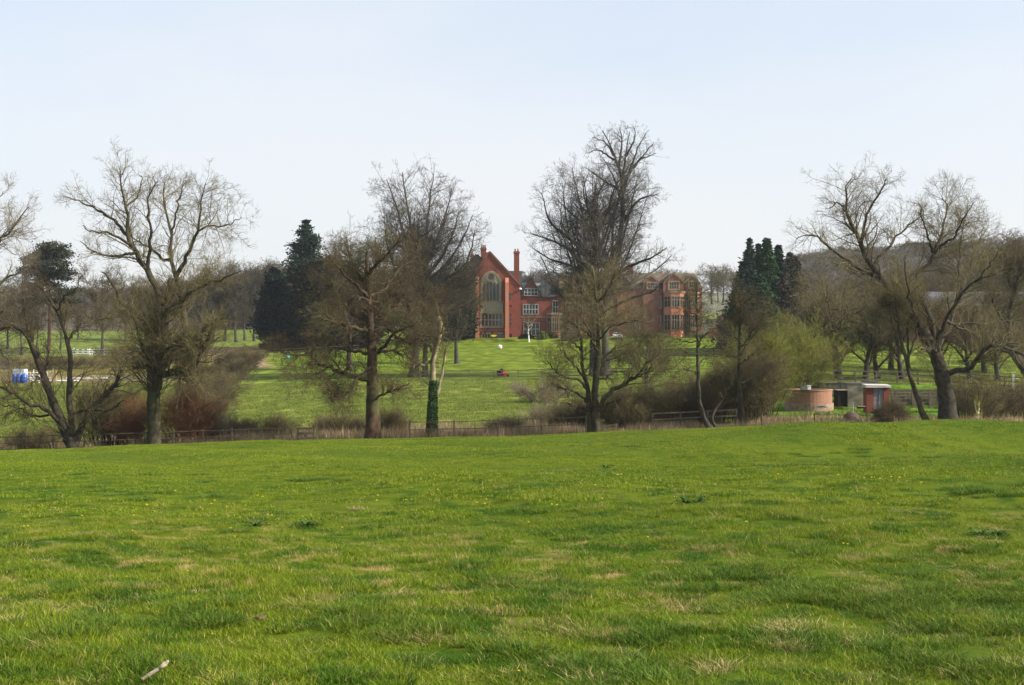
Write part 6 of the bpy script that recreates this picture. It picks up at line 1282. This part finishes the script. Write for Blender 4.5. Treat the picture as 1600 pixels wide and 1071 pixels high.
# ------------------------------------------------------------------ rows of bare trees behind, one mesh shared by its copies
def proto_tree(seed, H_, W_, mt, mc, n=9, counts=(130, 800, 2400), upright=.6, tf=.3, rmin=.028):
    rng = np.random.default_rng(seed); T, Lb = fan_skel((0, 0, 0), H_, W_, rng, tf, n, H_ * .017, (0, 0), upright)
    skel = [(np.stack([q[0] for q in Lb]), np.stack([q[1] for q in Lb])), (T[0][None], T[1][None])]
    cr = branch_out(skel, rng, counts, dict(t0=.2, lmax=H_ * .22), rmin=rmin)
    return T, Lb, cr
PROT = []
for i in range(4):
    T, Lb, cr = proto_tree(200 + i, 15, [3.8, 4.6, 5.2, 4.2][i], None, None, upright=[.8, .5, .4, .7][i], tf=[.35, .28, .22, .4][i])
    r = empty('bare_tree', (0, 0, 0), 'x', 'tree'); tv = tubes([(T[0][None], T[1][None], 8)] + [(P[None], q[None], 5) for P, q in Lb]); np_mesh('trunk', *tv, M_bark_grey, r); np_mesh('crown', *tubes(cr), [M_twig_grey, M_twig_brown, M_twig_olive, M_twig_grey][i], r); PROT.append(r)
used = [False] * 4
def bare(px, D, top, k, label, group, ws=1.0, rz=None, hgt=None):
    g = gpt(px, D); h = hgt or (ZC - (top - HZ) * D / F - g.z); s = h / 15.3; rz = hr.random() * 6 if rz is None else rz; sc = (s * ws, s * ws, s)
    if not used[k]:
        o = PROT[k]; used[k] = True; o.location = g; o.rotation_euler = (0, 0, rz); o.scale = sc; o['label'] = label; o['group'] = group; return o
    return dup(PROT[k], g, rz, sc, label, group)
GL = 'bare trees behind the left paddock'
for px, D, top, k, lb, ws in [(160, 245, 408, 1, 'tall bare tree with grey stem left of the pollard, beyond the paddock', 1.0), (34, 240, 415, 0, 'thin bare tree just left of the dark pine', 1.0), (12, 262, 440, 2, 'low brown bare tree at the left edge beyond the paddock', 1.1), (58, 262, 455, 1, 'bare tree at the left foot of the dark pine', 1.0), (95, 258, 450, 2, 'brown bare tree at the right foot of the dark pine', 1.0), (122, 300, 455, 0, 'small bare tree between the pine and the grey stem', 1.0), (196, 290, 440, 3, 'bare tree seen through the left boughs of the pollard', 1.0),
                             (216, 300, 430, 1, 'bare tree right behind the pollard fork, left one', 1.0), (248, 300, 425, 2, 'bare tree right behind the pollard trunk', 1.1), (282, 296, 425, 0, 'bare tree seen between the pollard and its right boughs', 1.1), (308, 292, 418, 3, 'bare tree behind the right boughs of the pollard', 1.1), (334, 292, 412, 1, 'first of the straight bare trees left of the pointed conifer', 1.0), (352, 296, 410, 0, 'second of the straight bare trees left of the pointed conifer', 1.1),
                             (368, 290, 402, 3, 'third of the straight bare trees left of the pointed conifer', 1.0), (382, 298, 410, 1, 'fourth of the straight bare trees left of the pointed conifer', .95), (397, 294, 405, 0, 'bare tree close beside the pointed conifer', 1.0), (415, 310, 400, 3, 'bare tree rising behind the pointed conifer', 1.1), (440, 320, 400, 1, 'bare tree in the notch between the pointed and layered conifers', 1.0)]:
    bare(px, D, top, k, lb, GL, ws)
GR = 'bare trees on the ridge right of the house'
for px, D, top, k, lb, ws in [(1112, 520, 409, 2, 'hazy tree on the ridge just right of the house', 1.5), (1130, 530, 414, 1, 'hazy tree second right of the house on the ridge', 1.4), (1146, 530, 420, 2, 'hazy tree on the ridge left of the conifers', 1.3), (1122, 545, 425, 0, 'smaller hazy tree between two larger ridge trees', 1.4)]: bare(px, D, top, k, lb, GR, ws)
GB_ = 'bare trees above the barn roof'
for px, D, top, k, lb, ws in [(1440, 260, 440, 1, 'bare tree at the left end of the barn roof', 1.0), (1490, 262, 415, 2, 'bare tree behind the middle of the barn roof', 1.1), (1545, 255, 372, 3, 'tall bare tree above the barn, left of the right edge pair', 1.1), (1585, 240, 358, 1, 'tallest bare tree above the barn at right edge', 1.1), (1612, 245, 380, 2, 'bare tree cut by the right edge above the barn', 1.0), (1395, 255, 440, 2, 'bare tree left of the barn beyond the hedgerow', 1.0), (1345, 260, 455, 0, 'bare tree beyond the brick hut, far field edge', 1.1), (1300, 262, 462, 2, 'bushy bare tree in the far field right of the conifers', 1.1)]: bare(px, D, top, k, lb, GB_, ws)
# distant woods that read as one mass
M_far = mat_noise('far twigs haze grey', (.13, .115, .10), (.19, .17, .15), .05)  # twigs paled towards grey, distance haze put into their colour
def wood(name, label, spots, mats, seed):
    rng = np.random.default_rng(seed); src = []
    for i in range(3):
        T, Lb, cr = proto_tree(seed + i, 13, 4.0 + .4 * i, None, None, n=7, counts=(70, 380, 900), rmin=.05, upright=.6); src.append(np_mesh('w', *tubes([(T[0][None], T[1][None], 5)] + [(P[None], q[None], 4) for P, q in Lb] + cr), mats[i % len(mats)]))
    P = []; S = []
    for (p0, p1, y0, y1, n, h0, h1) in spots:
        px = rng.uniform(p0, p1, n); Y = rng.uniform(y0, y1, n); x = (px - 800) * Y / F; P.append(np.c_[x, Y, ground(x, Y) - .2]); s = rng.uniform(h0, h1, n) / 13; S.append(np.c_[s * 1.15, s * 1.15, s])
    P = np.concatenate(P); S = np.concatenate(S); n = len(P)
    return scatter(name, label, src, P, np.c_[np.zeros(n), np.zeros(n), rng.random(n) * 6.28], S, rng.integers(0, 3, n))
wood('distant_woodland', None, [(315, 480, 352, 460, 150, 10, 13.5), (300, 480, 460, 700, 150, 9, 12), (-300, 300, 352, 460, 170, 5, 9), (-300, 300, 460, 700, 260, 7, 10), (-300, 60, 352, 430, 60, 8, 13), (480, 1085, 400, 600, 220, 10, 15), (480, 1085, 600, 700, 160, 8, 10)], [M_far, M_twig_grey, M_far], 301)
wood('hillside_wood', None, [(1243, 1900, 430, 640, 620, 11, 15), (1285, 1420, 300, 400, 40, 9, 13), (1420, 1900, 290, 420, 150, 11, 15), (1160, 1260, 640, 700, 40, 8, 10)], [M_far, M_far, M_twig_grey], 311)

# ------------------------------------------------------------------ spring haze over the valley
hm = bpy.data.materials.new('haze'); hm.use_nodes = True; nt = hm.node_tree; nt.nodes.remove(nt.nodes['Principled BSDF'])
pv = nt.nodes.new('ShaderNodeVolumePrincipled'); pv.inputs['Color'].default_value = (.86, .92, 1, 1); pv.inputs['Density'].default_value = .00011; pv.inputs['Anisotropy'].default_value = .2
nt.links.new(pv.outputs[0], nt.nodes['Material Output'].inputs['Volume'])
m = MB(); m.box(-960, 960, -60, 1010, -9, 92); hz_ = m.build('haze', hm); tag(hz_, None, None, None, 'stuff')
